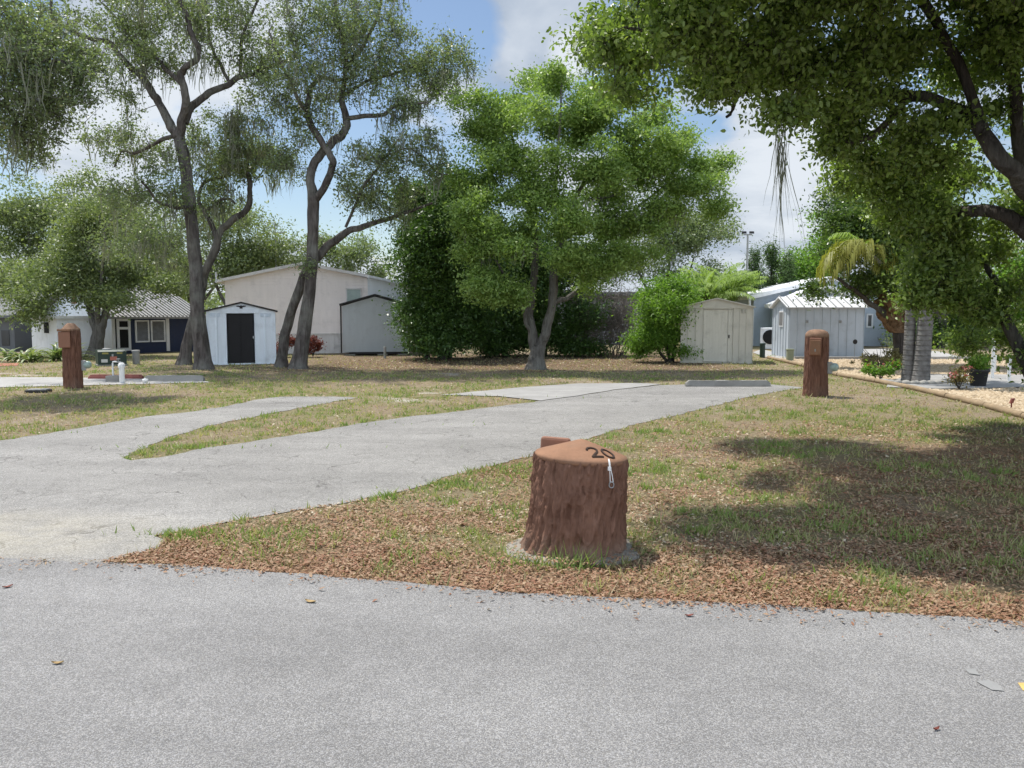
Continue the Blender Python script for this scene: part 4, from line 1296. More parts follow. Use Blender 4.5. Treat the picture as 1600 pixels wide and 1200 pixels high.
# --- background trees
far = [
    ("oak_tree", "pale green bushy tree at the far left behind the grey house", (40, 0), 44, [(50, 330, 75, 55, 0, 2.6, 130), (-10, 390, 70, 60, 0, 2.6, 100), (80, 400, 70, 60, 0, 2.6, 120)], "farleaf", 20, 8),
    ("oak_tree", "tall green tree behind the navy house roof", (190, 0), 47, [(200, 350, 60, 60, 0, 2.4, 120), (250, 380, 55, 60, 0, 2.4, 100), (140, 330, 55, 50, 0, 2.2, 90), (190, 430, 70, 35, 0, 2, 90)], "farleaf", 21, 8),
    ("oak_tree", "soft grey green tree to the left of the beige house roof", (370, 0), 46, [(385, 370, 52, 50, 0, 2.2, 120), (350, 420, 60, 40, 0, 2.2, 110), (410, 410, 42, 40, 0, 2, 80), (330, 340, 40, 40, 0, 2, 50)], "farleaf", 22, 8),
    ("oak_tree", "low loose oak showing above the beige house ridge", (540, 0), 48, [(480, 400, 40, 24, 0, 1.8, 45), (540, 395, 48, 26, 0, 1.8, 70), (575, 415, 32, 18, 0, 1.5, 36), (450, 415, 26, 20, 0, 1.5, 25)], "oakleaf", 23, 3),
    ("oak_tree", "hazy grey mossy oak behind the bare shrub and the tan shed", (1040, 0), 50, [(1060, 370, 60, 50, 0, 2.5, 130), (1000, 400, 55, 40, 0, 2.2, 90), (1092, 366, 36, 36, 0, 2.0, 70), (1060, 425, 75, 25, 0, 2, 70), (940, 425, 40, 16, 0, 1.8, 26)], "oakleaf", 24, 40),
    ("broadleaf_tree", "light green tree above the blue house roof", (1265, 0), 50, [(1265, 400, 42, 34, 0, 2, 90), (1300, 380, 40, 42, 0, 2, 80), (1240, 425, 34, 26, 0, 1.8, 60), (1300, 440, 45, 30, 0, 2, 60)], "brightleaf", 25, 0),
    ("broadleaf_tree", "yellow green tree behind the far lawn at the right edge", (1560, 0), 44, [(1500, 450, 60, 50, 0, 2.2, 100), (1570, 420, 60, 60, 0, 2.2, 120), (1620, 480, 50, 50, 0, 2, 80), (1540, 500, 70, 30, 0, 2, 80)], "brightleaf", 26, 0),
    ("broadleaf_tree", "dark green hedge tree behind the palm trunks", (1470, 0), 40, [(1470, 460, 50, 60, 0, 1.8, 110), (1450, 520, 60, 26, 0, 1.5, 70), (1530, 525, 60, 18, 0, 1.5, 60)], "fernleaf", 27, 0),
    ("oak_tree", "dark oak filling the gap left of the navy house", (-30, 0), 40, [(-20, 440, 60, 40, 0, 2, 100), (20, 455, 40, 24, 0, 1.6, 60)], "farleaf", 28, 6),
    ("oak_tree", "small far oak low between the left trunk and the navy house roof", (300, 0), 52, [(280, 440, 60, 40, 0, 2.4, 90), (240, 455, 60, 30, 0, 2.2, 70)], "farleaf", 29, 6),
]
for (nm, lab, (px, _), Y, blobs, mat, seed, moss) in far:
    z = lambda py: (px, py, 0)
    ytop = min(b[1] for b in blobs)
    yb = HOR + EYE * FPX / Y
    st = [[(px, yb, 0, .25), (px + 4, 500, 0, .2), (px - 4, 460, 0, .16), (px + 6, (ytop + 460) / 2, 0, .1), (px, ytop, 0, .05)],
          [(px, 500, 0, .14), (px + 25, 460, .5, .1), (px + 45, (ytop + 440) / 2, .8, .05)], [(px, 500, 0, .14), (px - 28, 455, -.5, .1), (px - 50, (ytop + 440) / 2, -.8, .05)]]
    tt = shrubtree(nm, lab, (px, yb), st, blobs, mat, 80, .40, .17, "greybark", .5, "trees beyond the yards", seed, "tree", dy=Y, moss=moss)

# --- distant wood closing the horizon
n = 60000
x_ = rng.uniform(-75, 75, n)
y_ = 74 + rng.normal(0, 2.5, n)
hl = 2.6 + 1.6 * n2(x_, x_ * 0, .22, 91)
z_ = hl * rng.random(n) ** .8
nrm = unit(rng.normal(size=(n, 3)) + [0, 0, .4])
dv = unit(np.cross(nrm, rng.normal(size=(n, 3))))
LL = .34 * (.5 + rng.random(n))
V, F = leaves_np(np.stack([x_, y_, z_], -1), nrm, dv, LL, LL * .6)
o = np_obj("distant_wood", V, F, M["farleaf"], attr=rng.random(n))
o["kind"] = "stuff"; o["label"] = "low distant band of trees closing the horizon"; o["category"] = "wood"

# --- junipers behind the blue house
for (px, Y, ytop, lab) in [(1180, 47, 398, "narrow dark juniper nearest the floodlight pole"), (1205, 48, 388, "tallest dark juniper of the row behind the blue house"), (1232, 47, 402, "dark juniper nearest the light green tree behind the blue house")]:
    t = Tree("juniper_tree", lab, "tree", (P(px, 490, Y)[0], Y), "junipers behind the blue house", px)
    yb = HOR + EYE * FPX / Y
    t.limb([(px, yb, 0, .16), (px, 470, 0, .12), (px, ytop + 8, 0, .03)], flare=True, seg=7)
    for k in range(9):
        f = k / 8
        t.blob(px, ytop + 6 + f * 110, 4 + 13 * f ** .7, 12, 0, .25 + .6 * f, 16)
    t.grow()
    t.trunk(M["darkbark"])
    t.leaves(M["juniper"], 75, .2, .17, .3, up=1.0, flat=1.5)


# --- palms
def frond_np(base, az, el, L, droop, r_, nl=26, ll=0.45, wid=0.035, sag=0.9):
    n = 14
    tt = np.linspace(0, 1, n)
    h = np.array([math.cos(az), math.sin(az), 0])
    e = el - droop * tt ** 1.2
    step = L / (n - 1)
    p = [np.array(base, float)]
    for i in range(n - 1):
        p.append(p[-1] + step * (h * math.cos(e[i]) + np.array([0, 0, 1]) * math.sin(e[i])))
    p = np.array(p)
    s = np.cross(h, [0, 0, 1])
    V, F, nv = [], [], 0
    A, B = tube_np(p, np.linspace(.03, .006, n), 4)
    V.append(A); F.append(B); nv = len(A)
    for k in range(nl):
        f = 0.12 + 0.86 * k / nl
        i = min(n - 2, int(f * (n - 1)))
        q = p[i] + (p[i + 1] - p[i]) * (f * (n - 1) - i)
        tn = unit(p[i + 1] - p[i])
        l = ll * (math.sin(math.pi * min(1, .12 + f * .85)) ** .6) * (.85 + .3 * r_.random())
        for sg in (-1, 1):
            d1 = unit(s * sg + tn * .6 + np.array([0, 0, .15 - .3 * r_.random()]))
            m = q + d1 * l * .5
            e2 = m + unit(d1 + np.array([0, 0, -sag])) * l * .55
            wv = unit(np.cross(d1, s * 0.2 + np.array([0, 0, 1]))) * wid
            V.append(np.array([q, m + wv, e2, m - wv]))
            F.append(np.array([[nv, nv + 1, nv + 2, nv + 3]]))
            nv += 4
    return np.vstack(V), np.vstack(F)


def fronds(parent, top, specs, mat, r_, off, **kw):
    for (az, el, L, dr) in specs:
        V, F = frond_np(top, az, el, L, dr, r_, **kw)
        np_obj("frond", V, F, mat, parent, 0.2 + 0.8 * r_.random(len(F)), off=off)


r_ = np.random.default_rng(77)
b = G(1438, 597)
root = thing("palm_tree", "double trunked grey palm standing in a stone ring in the gravel bed", "palm tree", (b[0], b[1], 0))
tv, tf, nv = [], [], 0
top = {}
for (bx, tx_, tyy, rr, dd) in [(1427, 1428, 300, .135, 0.14), (1440, 1452, 270, .185, -.08)]:
    z1 = P(tx_, tyy, b[1])[2]
    n = 260
    tt = np.linspace(0, 1, n)
    xx = P(bx, 490, b[1])[0] + (P(tx_, 490, b[1])[0] - P(bx, 490, b[1])[0]) * tt
    zz = -.05 + z1 * tt
    ra = rr * (1 + .22 * np.exp(-zz / .25)) * (1 - .18 * tt) * (1 + .03 * np.sin(zz * 52) ** 3 + .05 * (np.array([float(vnoise([q_ * 1.7, bx, 1.])) for q_ in zz]) - .5))
    A, B = tube_np(np.stack([xx, np.full(n, b[1] + dd), zz], -1), ra, 18)
    tv.append(A); tf.append(B + nv); nv += len(A)
    top[bx] = np.array([xx[-1], b[1] + dd, zz[-1]])
np_obj("trunk", np.vstack(tv), np.vstack(tf), M["palmbark"], root, smooth=True, off=(b[0], b[1], 0))
for q in top.values():
    sp = [(a_, r_.uniform(.25, 1.2), r_.uniform(1.7, 2.3), r_.uniform(1.2, 1.9)) for a_ in np.linspace(0, 2 * math.pi, 9, endpoint=False) + r_.random(9) * .4]
    fronds(root, q, sp, M["palmleaf"], r_, (b[0], b[1], 0), nl=24)
# yellow fronded palm in front of the blue shed roof
yb = np.array([P(1330, 490, 23.5)[0] + .35, 23.5, 0])
root = thing("palm_tree", "slim palm with drooping yellow fronds hanging over the blue shed roof", "palm tree", tuple(yb))
topz = P(1330, 405, 23.5)[2]
yb2 = np.array([P(1411, 490, 27.0)[0], 27.0, 0])
root.location = tuple(yb2)
tp = np.array([P(1352, 392, 24.0)[0], 24.0, P(1352, 392, 24.0)[2]])
A, B = tube_np(np.array([[yb2[0], yb2[1], -.05], [yb2[0], yb2[1], 1.2], [yb2[0] - .2, 26.6, 2.6], tp]), np.array([.1, .09, .08, .07]), 10)
np_obj("trunk", A, B, M["greybark"], root, smooth=True, off=yb2)
fronds(root, tp, [(math.pi * .98, .45, 1.85, 2.5), (math.pi * 1.1, .25, 1.93, 2.2), (math.pi * 1.2, .5, 1.93, 2.6), (math.pi * 1.3, .7, 1.68, 2.8), (math.pi * 1.12, .8, 1.68, 3.0), (math.pi * 1.42, .5, 1.51, 2.6), (math.pi * 1.55, .5, 1.43, 2.6)], M["yellowleaf"], r_, yb2, nl=40, ll=.75, wid=.016, sag=5.0)
fronds(root, tp, [(2.0, 1.1, 1.2, 1.9), (2.6, 1.2, 1.3, 2.0)], M["palmleaf"], r_, yb2, nl=26, ll=.4, wid=.022, sag=1.4)
# feathery palms behind the tan shed
for (px, Y, pyt, lab) in [(1105, 40, 482, "feathery light green palm behind the tan shed, nearer the round shrub"), (1142, 42, 478, "feathery light green palm behind the tan shed, nearer the floodlight pole"), (1120, 44, 470, "taller pale feathery palm furthest back behind the tan shed")]:
    bb = np.array([P(px, 490, Y)[0], Y, 0])
    root = thing("areca_palm", lab, "palm tree", tuple(bb), 0, "feathery palms behind the tan shed")
    zt = P(px, pyt, Y)[2]
    A, B = tube_np(np.array([bb - [0, 0, .1], bb + [0.05, 0, zt * .5], bb + [0, 0, zt]]), np.array([.14, .11, .09]), 8)
    np_obj("trunk", A, B, M["greybark"], root, smooth=True, off=bb)
    sp = [(a_, r_.uniform(.75, 1.5), r_.uniform(2.0, 3.0), r_.uniform(1.1, 1.9)) for a_ in np.linspace(0, 2 * math.pi, 26, endpoint=False) + r_.random(26) * .4]
    fronds(root, bb + [0, 0, zt], sp, M["palmleaf"], r_, bb, nl=26, ll=.6, wid=.035, sag=1.3)


# --- strap leaved plants and small shrubs
def strap_plant(name, label, cat, b, rosettes, mat):
    root = thing(name, label, cat, tuple(b))
    for (dx, dy, n, L, wd) in rosettes:
        V, F, vs, nv = [], [], [], 0
        tone = r_.random()
        for k in range(n):
            az = r_.random() * 6.28
            el = r_.uniform(.5, 1.45)
            m = 7
            p = np.array([dx, dy, .02])
            e = el
            pts = [p]
            l = L * (.6 + .6 * r_.random())
            for i in range(m - 1):
                pts.append(pts[-1] + l / (m - 1) * np.array([math.cos(az) * math.cos(e), math.sin(az) * math.cos(e), math.sin(e)]))
                e -= .22 + .12 * r_.random()
            pts = np.array(pts)
            s = np.array([-math.sin(az), math.cos(az), 0])
            wv = wd * np.array([.5, .9, 1, 1, .85, .55, .08])
            A = pts + s * wv[:, None]
            B = pts - s * wv[:, None]
            mid = pts - np.array([0, 0, 1]) * (wv * .35)[:, None]
            V += [A, mid, B]
            i = np.arange(m - 1)
            F.append(np.stack([nv + i, nv + i + 1, nv + m + i + 1, nv + m + i], -1))
            F.append(np.stack([nv + m + i, nv + m + i + 1, nv + 2 * m + i + 1, nv + 2 * m + i], -1))
            vs.append(np.full(2 * (m - 1), np.clip(.5 * tone + .5 * r_.random() + (.2 if r_.random() < .08 else 0), 0, 1)))
            nv += 3 * m
        V = np.vstack(V)
        V[:, 2] = np.maximum(V[:, 2], .01)
        np_obj("rosette", V, np.vstack(F), mat, root, np.concatenate(vs))
    return root


b = G(45, 566)
ros = []
for k in range(11):
    ros.append((random.uniform(-.95, .95), random.uniform(-.35, .9), 20, random.uniform(.6, 1.05), .05))
strap_plant("bromeliad_clump", "clump of variegated strap leaved bromeliads in front of the small white outbuilding", "plant", (b[0], b[1] + .3, 0), ros, M["strapleaf"])


def small_shrub(name, label, b, r, h, mat, n=60, per=40, L=.06, fl=None, group=None, seed=1, sig=.06):
    t = Tree(name, label, "shrub", b, group, seed)
    for k in range(6):
        a = k / 6 * 6.28
        t.limb([(b[0], b[1], 0, .012), (b[0] + .3 * r * math.cos(a), b[1] + .3 * r * math.sin(a), h * .45, .009), (b[0] + .65 * r * math.cos(a), b[1] + .65 * r * math.sin(a), h * .8, .005)], world=True, seg=5, jit=.01)
    t.wblob((b[0], b[1], h * .56), (r, r, h * .46), n, 2.5)
    t.trunk(M["darkbark"], "stem")
    t.leaves(M[mat], per, sig, L, .5, part="foliage")
    if fl:
        top = [c for c in t.clusters if c[2] > h * .45]
        t.clusters = [top[i] + np.array([0, -.03, .05]) for i in t.rng.choice(len(top), min(len(top), fl[1]))]
        t.leaves(M[fl[0]], 12, .03, .05, .8, part="flowers")
    return t


small_shrub("red_shrub", "red leaved shrub between the leaning oak stem and the oak trunk", G(447, 558), .42, .8, "redleaf", 60, 40, .10, None, "red shrubs by the beige house", 51, .09)
small_shrub("red_shrub", "red leaved shrub just right of the curving oak trunk", G(489, 558), .38, .85, "redleaf", 60, 40, .10, None, "red shrubs by the beige house", 52, .09)
small_shrub("low_shrub", "low spreading olive shrub in the gravel by the fern tree", G(1372, 577), .75, .75, "dryshrub", 90, 40, .07, None, None, 53)
small_shrub("flower_shrub", "compact green shrub topped with pink flowers by the timber edging", G(1376, 595), .36, .62, "brightleaf", 80, 40, .07, ("flower", 16), None, 54)
small_shrub("dry_shrub", "straggly brownish shrub with pink blooms in the gravel, right of the palm", G(1498, 609), .33, .55, "dryshrub", 50, 30, .06, ("flower", 10), None, 55)
small_shrub("yellow_flower_shrub", "low shrub dotted with yellow flowers near the right edge", G(1585, 577), .7, .55, "brightleaf", 70, 36, .08, ("yflower", 26), None, 56)
small_shrub("sprawling_shrub", "thin grey leafless looking shrub against the blue house window wall", G(1385, 562), .55, 1.0, "farleaf", 40, 16, .06, None, None, 57, .12)
pp = G(1528, 604)
root = thing("potted_plant", "bushy green plant in a black pot on the grey walkway", "potted plant", (pp[0], pp[1], .02))
mb = MB()
mb.lathe([(.16, 0), (.20, .3), (.235, .33), (.235, .38), (.21, .38), (.20, .33)], seg=20)
mb.build("pot", M["pot"], root)
cl = unit(r_.normal(size=(50, 3))) * (r_.random((50, 1)) ** .4) * np.array([.24, .24, .18]) + np.array([0, 0, .52])
cc = np.repeat(cl, 36, 0) + r_.normal(size=(1800, 3)) * .05
nrm = unit(r_.normal(size=(1800, 3)) + [0, 0, .8])
dv = unit(np.cross(nrm, r_.normal(size=(1800, 3))))
LL = .06 * (.6 + .8 * r_.random(1800))
V, F = leaves_np(cc, nrm, dv, LL, LL * .45)
np_obj("foliage", V, F, M["brightleaf"], root, r_.random(1800))


# ------------------------------------------------------------------ buildings
def facing(X, Y):
    return -math.atan2(X, Y)


def lap(mb, x0, x1, z0, z1, ztop, y=0.0, step=.13, lip=.016):
    """horizontal lap boards on the plane y, clipped to the roof line ztop(x)->z given by its x-extent at z"""
    z = z0
    while z < z1 - 1e-4:
        zz = min(z + step, z1)
        a0, a1 = ztop(z, x0, x1)
        b0, b1 = ztop(zz, x0, x1)
        if a1 - a0 > .01:
            mb.quad((a0, y - lip, z), (a1, y - lip, z), (b1, y - .002, zz), (b0, y - .002, zz))
            mb.quad((a0, y, z), (a1, y, z), (a1, y - lip, z), (a0, y - lip, z))
        z = zz


def gable_clip(xe0, xe1, ze, xp, zp):
    def f(z, x0, x1):
        if z <= ze:
            return x0, x1
        k = (z - ze) / (zp - ze)
        return xe0 + (xp - xe0) * k, xe1 + (xp - xe1) * k
    return f


def rib(mb, x0, x1, z0, z1, y, pitch, d=.02, w=.03):
    """flat panel with raised vertical ribs facing -y"""
    xs_ = [x0]
    n = max(1, round((x1 - x0) / pitch))
    mb.quad((x0, y, z0), (x1, y, z0), (x1, y, z1), (x0, y, z1))
    for k in range(n + 1):
        c = x0 + (x1 - x0) * k / n
        a, b = max(x0, c - w), min(x1, c + w)
        mb.prism([(a, y + .001), (a + w * .3, y - d), (b - w * .3, y - d), (b, y + .001)], "z", z0, z1)


def gable_roof(mb, x0, x1, ze, xp, zp, y0, y1, ov=.08, th=.05):
    sl = (zp - ze) / (xp - x0)
    sr = (zp - ze) / (x1 - xp)
    mb.prism([(x0 - ov, ze - ov * sl), (xp, zp), (xp, zp + th), (x0 - ov, ze - ov * sl + th)], "y", y0, y1)
    mb.prism([(xp, zp), (x1 + ov, ze - ov * sr), (x1 + ov, ze - ov * sr + th), (xp, zp + th)], "y", y0, y1)


def faced_front(px0, px1, pyb):
    """root position and width for a front square to the camera"""
    c = G((px0 + px1) / 2, pyb)
    X, Y = c[0], c[1]
    r = math.hypot(X, Y)
    wdt = (px1 - px0) * Y * Y / (FPX * r)
    zf = lambda py: P((px0 + px1) / 2, py, Y)[2]
    return c, wdt, zf


# white shed with black door
c, wd, zf = faced_front(325, 433, 569.5)
hw = wd / 2
ze, zp = zf(487), zf(474)
root = thing("garden_shed", "white metal shed with a black door, black roof trim and eagle emblem", "shed", (c[0], c[1], 0), facing(c[0], c[1]) + .03)
D = 1.7
kx = lambda px: (px - 379) / 54 * hw
mb = MB()
rib(mb, -hw, kx(356), .04, ze - .05, 0, .36, .022, .03)
rib(mb, kx(399), hw, .04, ze - .05, 0, .36, .022, .03)
mb.box(kx(356), kx(399), 0.0, .05, zf(489), ze - .05)
mb.box(-hw, hw, D - .03, D, .04, ze)
mb.box(-hw + .001, -hw + .03, .002, D - .03, .04, ze)
mb.box(hw - .03, hw - .001, .002, D - .03, .04, ze)
mb.box(-hw, hw, -.03, D, 0, .04)
mb.build("wall", M["whitemetal"], root)
mb = MB()
mb.prism([(-hw, ze - .05), (hw, ze - .05), (hw, ze), (0, zp), (-hw, ze)], "y", -.03, .03)
mb.prism([(-hw, ze - .02), (hw, ze - .02), (hw, ze), (0, zp), (-hw, ze)], "y", D - .03, D - .001)
mb.build("gable", M["whitemetal"], root)
mb = MB()
gable_roof(mb, -hw, hw, ze, 0, zp, -.09, D + .08, .07, .055)
mb.build("roof", M["darktrim"], root)
mb = MB()
mb.box(kx(357.3), kx(397.5), .05, .08, .05, zf(490))
mb.box(kx(377), kx(377.6), .03, .05, .05, zf(490))
dr_ = mb.build("door", M["black"], root)
mb = MB()
mb.box(kx(396.3), kx(398.0), -.02, .05, zf(529), zf(525.5), .004)
mb.build("handle", M["white"], dr_)
for px in (338, 417):
    mb = MB()
    for k in range(7):
        z = zf(495) + (zf(488.5) - zf(495)) * k / 7
        mb.prism([(-.006, z), (-.03, z), (-.006, z + .025)], "x", kx(px - 8), kx(px + 8))
    mb.build("vent", M["whitemetal"], root)
# eagle: spread wings and tail
mb = MB()
ey = zf(479.5)
mb.prism([(-.17, ey + .035), (-.07, ey + .045), (-.03, ey + .03), (-.02, ey + .05), (.02, ey + .05), (.03, ey + .03), (.07, ey + .045), (.17, ey + .035), (.12, ey + .005), (.06, ey - .005), (.035, ey - .03), (.05, ey - .055), (-.05, ey - .055), (-.035, ey - .03), (-.06, ey - .005), (-.12, ey + .005)], "y", -.05, -.03)
mb.build("emblem", M["darktrim"], root)

# beige manufactured home
c = G(467, 552.5)
X, Y = c[0], c[1]
yaw = facing(X, Y) * .75
root = thing("mobile_home", "beige lap sided mobile home with a low gable behind the two sheds", "house", (X, Y, 0), yaw)
k_ = Y * Y / (FPX * math.hypot(X, Y)) * 1.0
kx = lambda px: (px - 467) * k_
zf = lambda py: P(467, py, Y)[2]
x0, x1, xp, ze, zp = kx(356), kx(578), kx(475), zf(440), zf(414)
zs = zf(521)
sl = (zp - ze) / (xp - x0)
zr = zp - (x1 - xp) * (zp - zf(433)) / (x1 - xp)


def clipA(z, a, b):
    l = a if z <= ze else x0 + (xp - x0) * (z - ze) / (zp - ze)
    r = b if z <= zr else x1 - (x1 - xp) * (z - zr) / (zp - zr)
    return l, r


mb = MB()
lap(mb, x0, x1, zs, zp, clipA, 0, .125, .03)
mb.prism([(x0 + .01, zs), (x1 - .01, zs), (x1 - .01, zr - .01), (xp, zp - .02), (x0 + .01, ze - .01)], "y", .005, 7)
mb.build("wall", M["siding"], root)
mb = MB()
rib(mb, x0 + .02, x1 - .02, .0, zs - .02, .03, .2, .012, .02)
mb.box(x0 + .02, x1 - .02, -.02, .03, zs - .05, zs)
mb.build("skirting", M["skirt"], root)
mb = MB()
th = .12
mb.prism([(x0 - .25, ze - .25 * sl), (xp, zp), (xp, zp + th), (x0 - .25, ze - .25 * sl + th)], "y", -.18, 7.2)
mb.prism([(xp, zp), (x1 + .02, zr), (x1 + .02, zr + th), (xp, zp + th)], "y", -.18, 7.2)
mb.build("roof", M["skirt"], root)
mb = MB()
mb.tube([(x0 - .3, -.2, ze - .25 * sl + .05), (x0 - .3, -.2, ze + .35)], .03, 8)
mb.tube([(x0 - .3, -.25, ze - .25 * sl + .02), (x0 - .3, 7, ze - .25 * sl + .02)], .05, 8)
mb.build("gutter", M["white"], root)
mb = MB()
wx0, wx1, wz0, wz1 = kx(543), kx(568), zf(480), zf(450)
for (a, b, e, f) in [(wx0, wx1, wz1 - .05, wz1), (wx0, wx1, wz0, wz0 + .05), (wx0, wx0 + .05, wz0 + .05, wz1 - .05), (wx1 - .05, wx1, wz0 + .05, wz1 - .05)]:
    mb.box(a, b, -.05, -.012, e, f)
wn = mb.build("window", M["skirt"], root)
mb = MB()
mb.box(wx0 + .05, wx1 - .05, -.03, -.01, wz0 + .05, wz1 - .05)
mb.build("pane", M["blind"], wn)
mb = MB()
ex1, ez = kx(640), zf(446)
ex = lambda z, a, b: (a, b if z <= ez else b - (b - a) * (z - ez) / (zr - ez))
lap(mb, x1, ex1, zs, zr, ex, -.25, .115, .014)
mb.prism([(x1, 0), (ex1, 0), (ex1, ez), (x1, zr)], "y", -.24, 6.5)
mb.build("extension", M["white"], root)
mb = MB()
mb.prism([(x1 + .021, zr), (ex1 + .2, ez - .04), (ex1 + .2, ez + .06), (x1 + .021, zr + .10)], "y", -.4, 6.6)
mb.build("extension_roof", M["white"], root)

# grey shed with dark trim
c, wd, zf = faced_front(534, 640, 555)
hw = wd / 2
ze, zp = zf(477), zf(462)
root = thing("garden_shed", "grey lap sided shed with dark corner trim, half hidden by the dark evergreen", "shed", (c[0], c[1], 0), facing(c[0], c[1]))
mb = MB()
lap(mb, -hw + .06, hw - .06, .14, zp - .03, gable_clip(-hw + .06, hw - .06, ze - .02, 0, zp - .03), 0, .12, .028)
mb.prism([(-hw + .05, .13), (hw - .05, .13), (hw - .05, ze - .03), (0, zp - .05), (-hw + .05, ze - .03)], "y", .004, 3)
mb.build("wall", M["greysiding"], root)
mb = MB()
gable_roof(mb, -hw, hw, ze, 0, zp, -.12, 3.1, .05, .07)
mb.build("roof", M["darktrim"], root)
for s in (-1, 1):
    mb = MB()
    mb.box(s * hw - .03, s * hw + .03, -.03, .06, .1, ze - .01)
    mb.build("corner_trim", M["darktrim"], root)
mb = MB()
mb.box(-hw + .3, hw, -.02, 3, .05, .13)
mb.build("skid", M["darktrim"], root)
for px in (-.75, .2, .8):
    mb = MB()
    mb.box(px * hw - .2, px * hw + .2, -.03, .3, -.02, .05)
    mb.build("block", M["curb"], root)

# tan metal shed
c, wd, zf = faced_front(1062, 1175, 567.5)
hw = wd / 2
ze, zp = zf(480), zf(467)
root = thing("garden_shed", "tan metal shed with closed sliding doors on the lawn behind the right drive", "shed", (c[0], c[1], 0), facing(c[0], c[1]) + .03)
kx = lambda px: (px - 1118.5) / 56.5 * hw
D = 1.9
mb = MB()
for (a, b, n) in [(1062, 1098, 3), (1144, 1175, 3)]:
    rib(mb, kx(a), kx(b), .03, ze - .03, 0, .24, .022, .016)
mb.box(-hw, hw, D - .03, D, .03, ze)
mb.box(-hw + .002, -hw + .03, .002, D - .03, .03, ze)
mb.box(hw - .03, hw - .002, .002, D - .03, .03, ze)
mb.box(-hw - .01, hw + .01, -.03, D, 0, .03)
mb.build("wall", M["tan"], root)
mb = MB()
mb.prism([(-hw, ze - .03), (hw, ze - .03), (hw, ze), (0, zp), (-hw, ze)], "y", -.035, .02)
mb.prism([(-hw, ze - .03), (hw, ze - .03), (hw, ze), (0, zp), (-hw, ze)], "y", D - .02, D - .001)
mb.build("gable", M["tan"], root)
mb = MB()
gable_roof(mb, -hw, hw, ze, 0, zp, -.11, D + .08, .06, .035)
mb.build("roof", M["tan"], root)
mb = MB()
mb.box(kx(1098), kx(1144), -.02, .03, zf(483), zf(480.5))
mb.build("door_track", M["tan"], root)
for (a, b) in [(1098, 1135.8), (1136.2, 1144)]:
    mb = MB()
    rib(mb, kx(a), kx(b), .05, zf(483.5), .015, .095, .003, .006)
    d_ = mb.build("door", M["tandoor"], root)
    if b == 1144:
        mb = MB()
        mb.box(kx(1137.2), kx(1138.8), -.03, .015, zf(528), zf(523), .004)
        mb.build("handle", M["darktrim"], d_)
for px in (1073, 1161):
    mb = MB()
    for s in (-4.5, 1):
        for k in range(6):
            z = zf(489) + (zf(482.5) - zf(489)) * k / 6
            mb.prism([(-.004, z), (-.028, z), (-.004, z + .022)], "x", kx(px + s), kx(px + s + 3.6))
    mb.build("vent", M["tandoor"], root)

# blue grey metal shed (eaves to the camera)
a0 = G(1232, 559)
Y0 = a0[1]
x0 = a0[0]
x1 = P(1351, 490, Y0)[0]
zt = P(1290, 480, Y0)[2]
D = 2.0
root = thing("metal_shed", "blue grey ribbed shed with a white ribbed metal roof", "shed", (x0, Y0, 0))
W_ = x1 - x0
mb = MB()
rib(mb, 0, W_, 0, zt, 0, .31, .025, .022)
mb.box(0.002, .03, .002, D, 0, zt)
for k in range(7):
    y_ = .05 + (D - .1) * k / 6
    mb.box(-.02, .002, y_ - .02, y_ + .02, 0, zt)
mb.prism([(0, zt), (D, zt), (D / 2, zt + .38)], "x", .002, .03)
mb.box(W_ - .03, W_ - .002, .002, D, 0, zt)
mb.box(0, W_, D, D + .03, 0, zt)
mb.prism([(0, zt), (D, zt), (D / 2, zt + .38)], "x", W_ - .03, W_ - .002)
mb.build("wall", M["bluegreymetal"], root)
mb = MB()
rz = .36
for s in (0, 1):
    ya, yb_ = (-.1, D / 2) if s == 0 else (D + .1, D / 2)
    za = zt - .03
    zb2 = zt + rz + .02
    pts = [(-.1, ya, za), (W_ + .08, ya, za), (W_ + .08, yb_, zb2), (-.1, yb_, zb2)]
    mb.add(pts + [(p[0], p[1], p[2] + .03) for p in pts], [(0, 1, 2, 3), (4, 7, 6, 5), (0, 4, 5, 1), (1, 5, 6, 2), (2, 6, 7, 3), (3, 7, 4, 0)])
mb.build("roof", M["roofmetal"], root)
mb = MB()
for s in (0, 1):
    ya, yb_ = (-.1, D / 2) if s == 0 else (D + .1, D / 2)
    za = zt - .03
    zb2 = zt + rz + .02
    for k in range(11):
        xx = -.08 + (W_ + .14) * k / 10
        pts = [(xx - .018, ya, za + .029), (xx + .018, ya, za + .029), (xx + .018, yb_, zb2 + .029), (xx - .018, yb_, zb2 + .029)]
        mb.add(pts + [(p[0], p[1], p[2] + .04) for p in pts], [(0, 1, 2, 3), (4, 7, 6, 5), (0, 4, 5, 1), (1, 5, 6, 2), (2, 6, 7, 3), (3, 7, 4, 0)])
mb.build("roof_rib", M["greypipe"], root)
mb = MB()
mb.prism([(-.1, zt - .03), (-.1, zt + .01), (D / 2, zt + rz + .05), (D + .1, zt + .01), (D + .1, zt - .03), (D / 2, zt + rz)], "x", -.13, -.10)
mb.build("fascia", M["white"], root)
mb = MB()
mb.box(-.03, -.005, .65, 1.15, 1.15, 1.75)
wn = mb.build("window", M["white"], root)
mb = MB()
mb.box(-.036, -.03, .70, 1.10, 1.2, 1.70)
mb.build("pane", M["louver"], wn)
for px in (1261, 1313):
    cx = P(px, 490, Y0)[0] - x0
    cz = P(px, 502.5, Y0)[2]
    mb = MB()
    for s in (-1, 1):
        mb.box(cx + s * .03 - .018, cx + s * .03 + .018, -.045, -.002, cz - .05, cz + .05, .005)
    mb.build("vent", M["greypipe"], root)

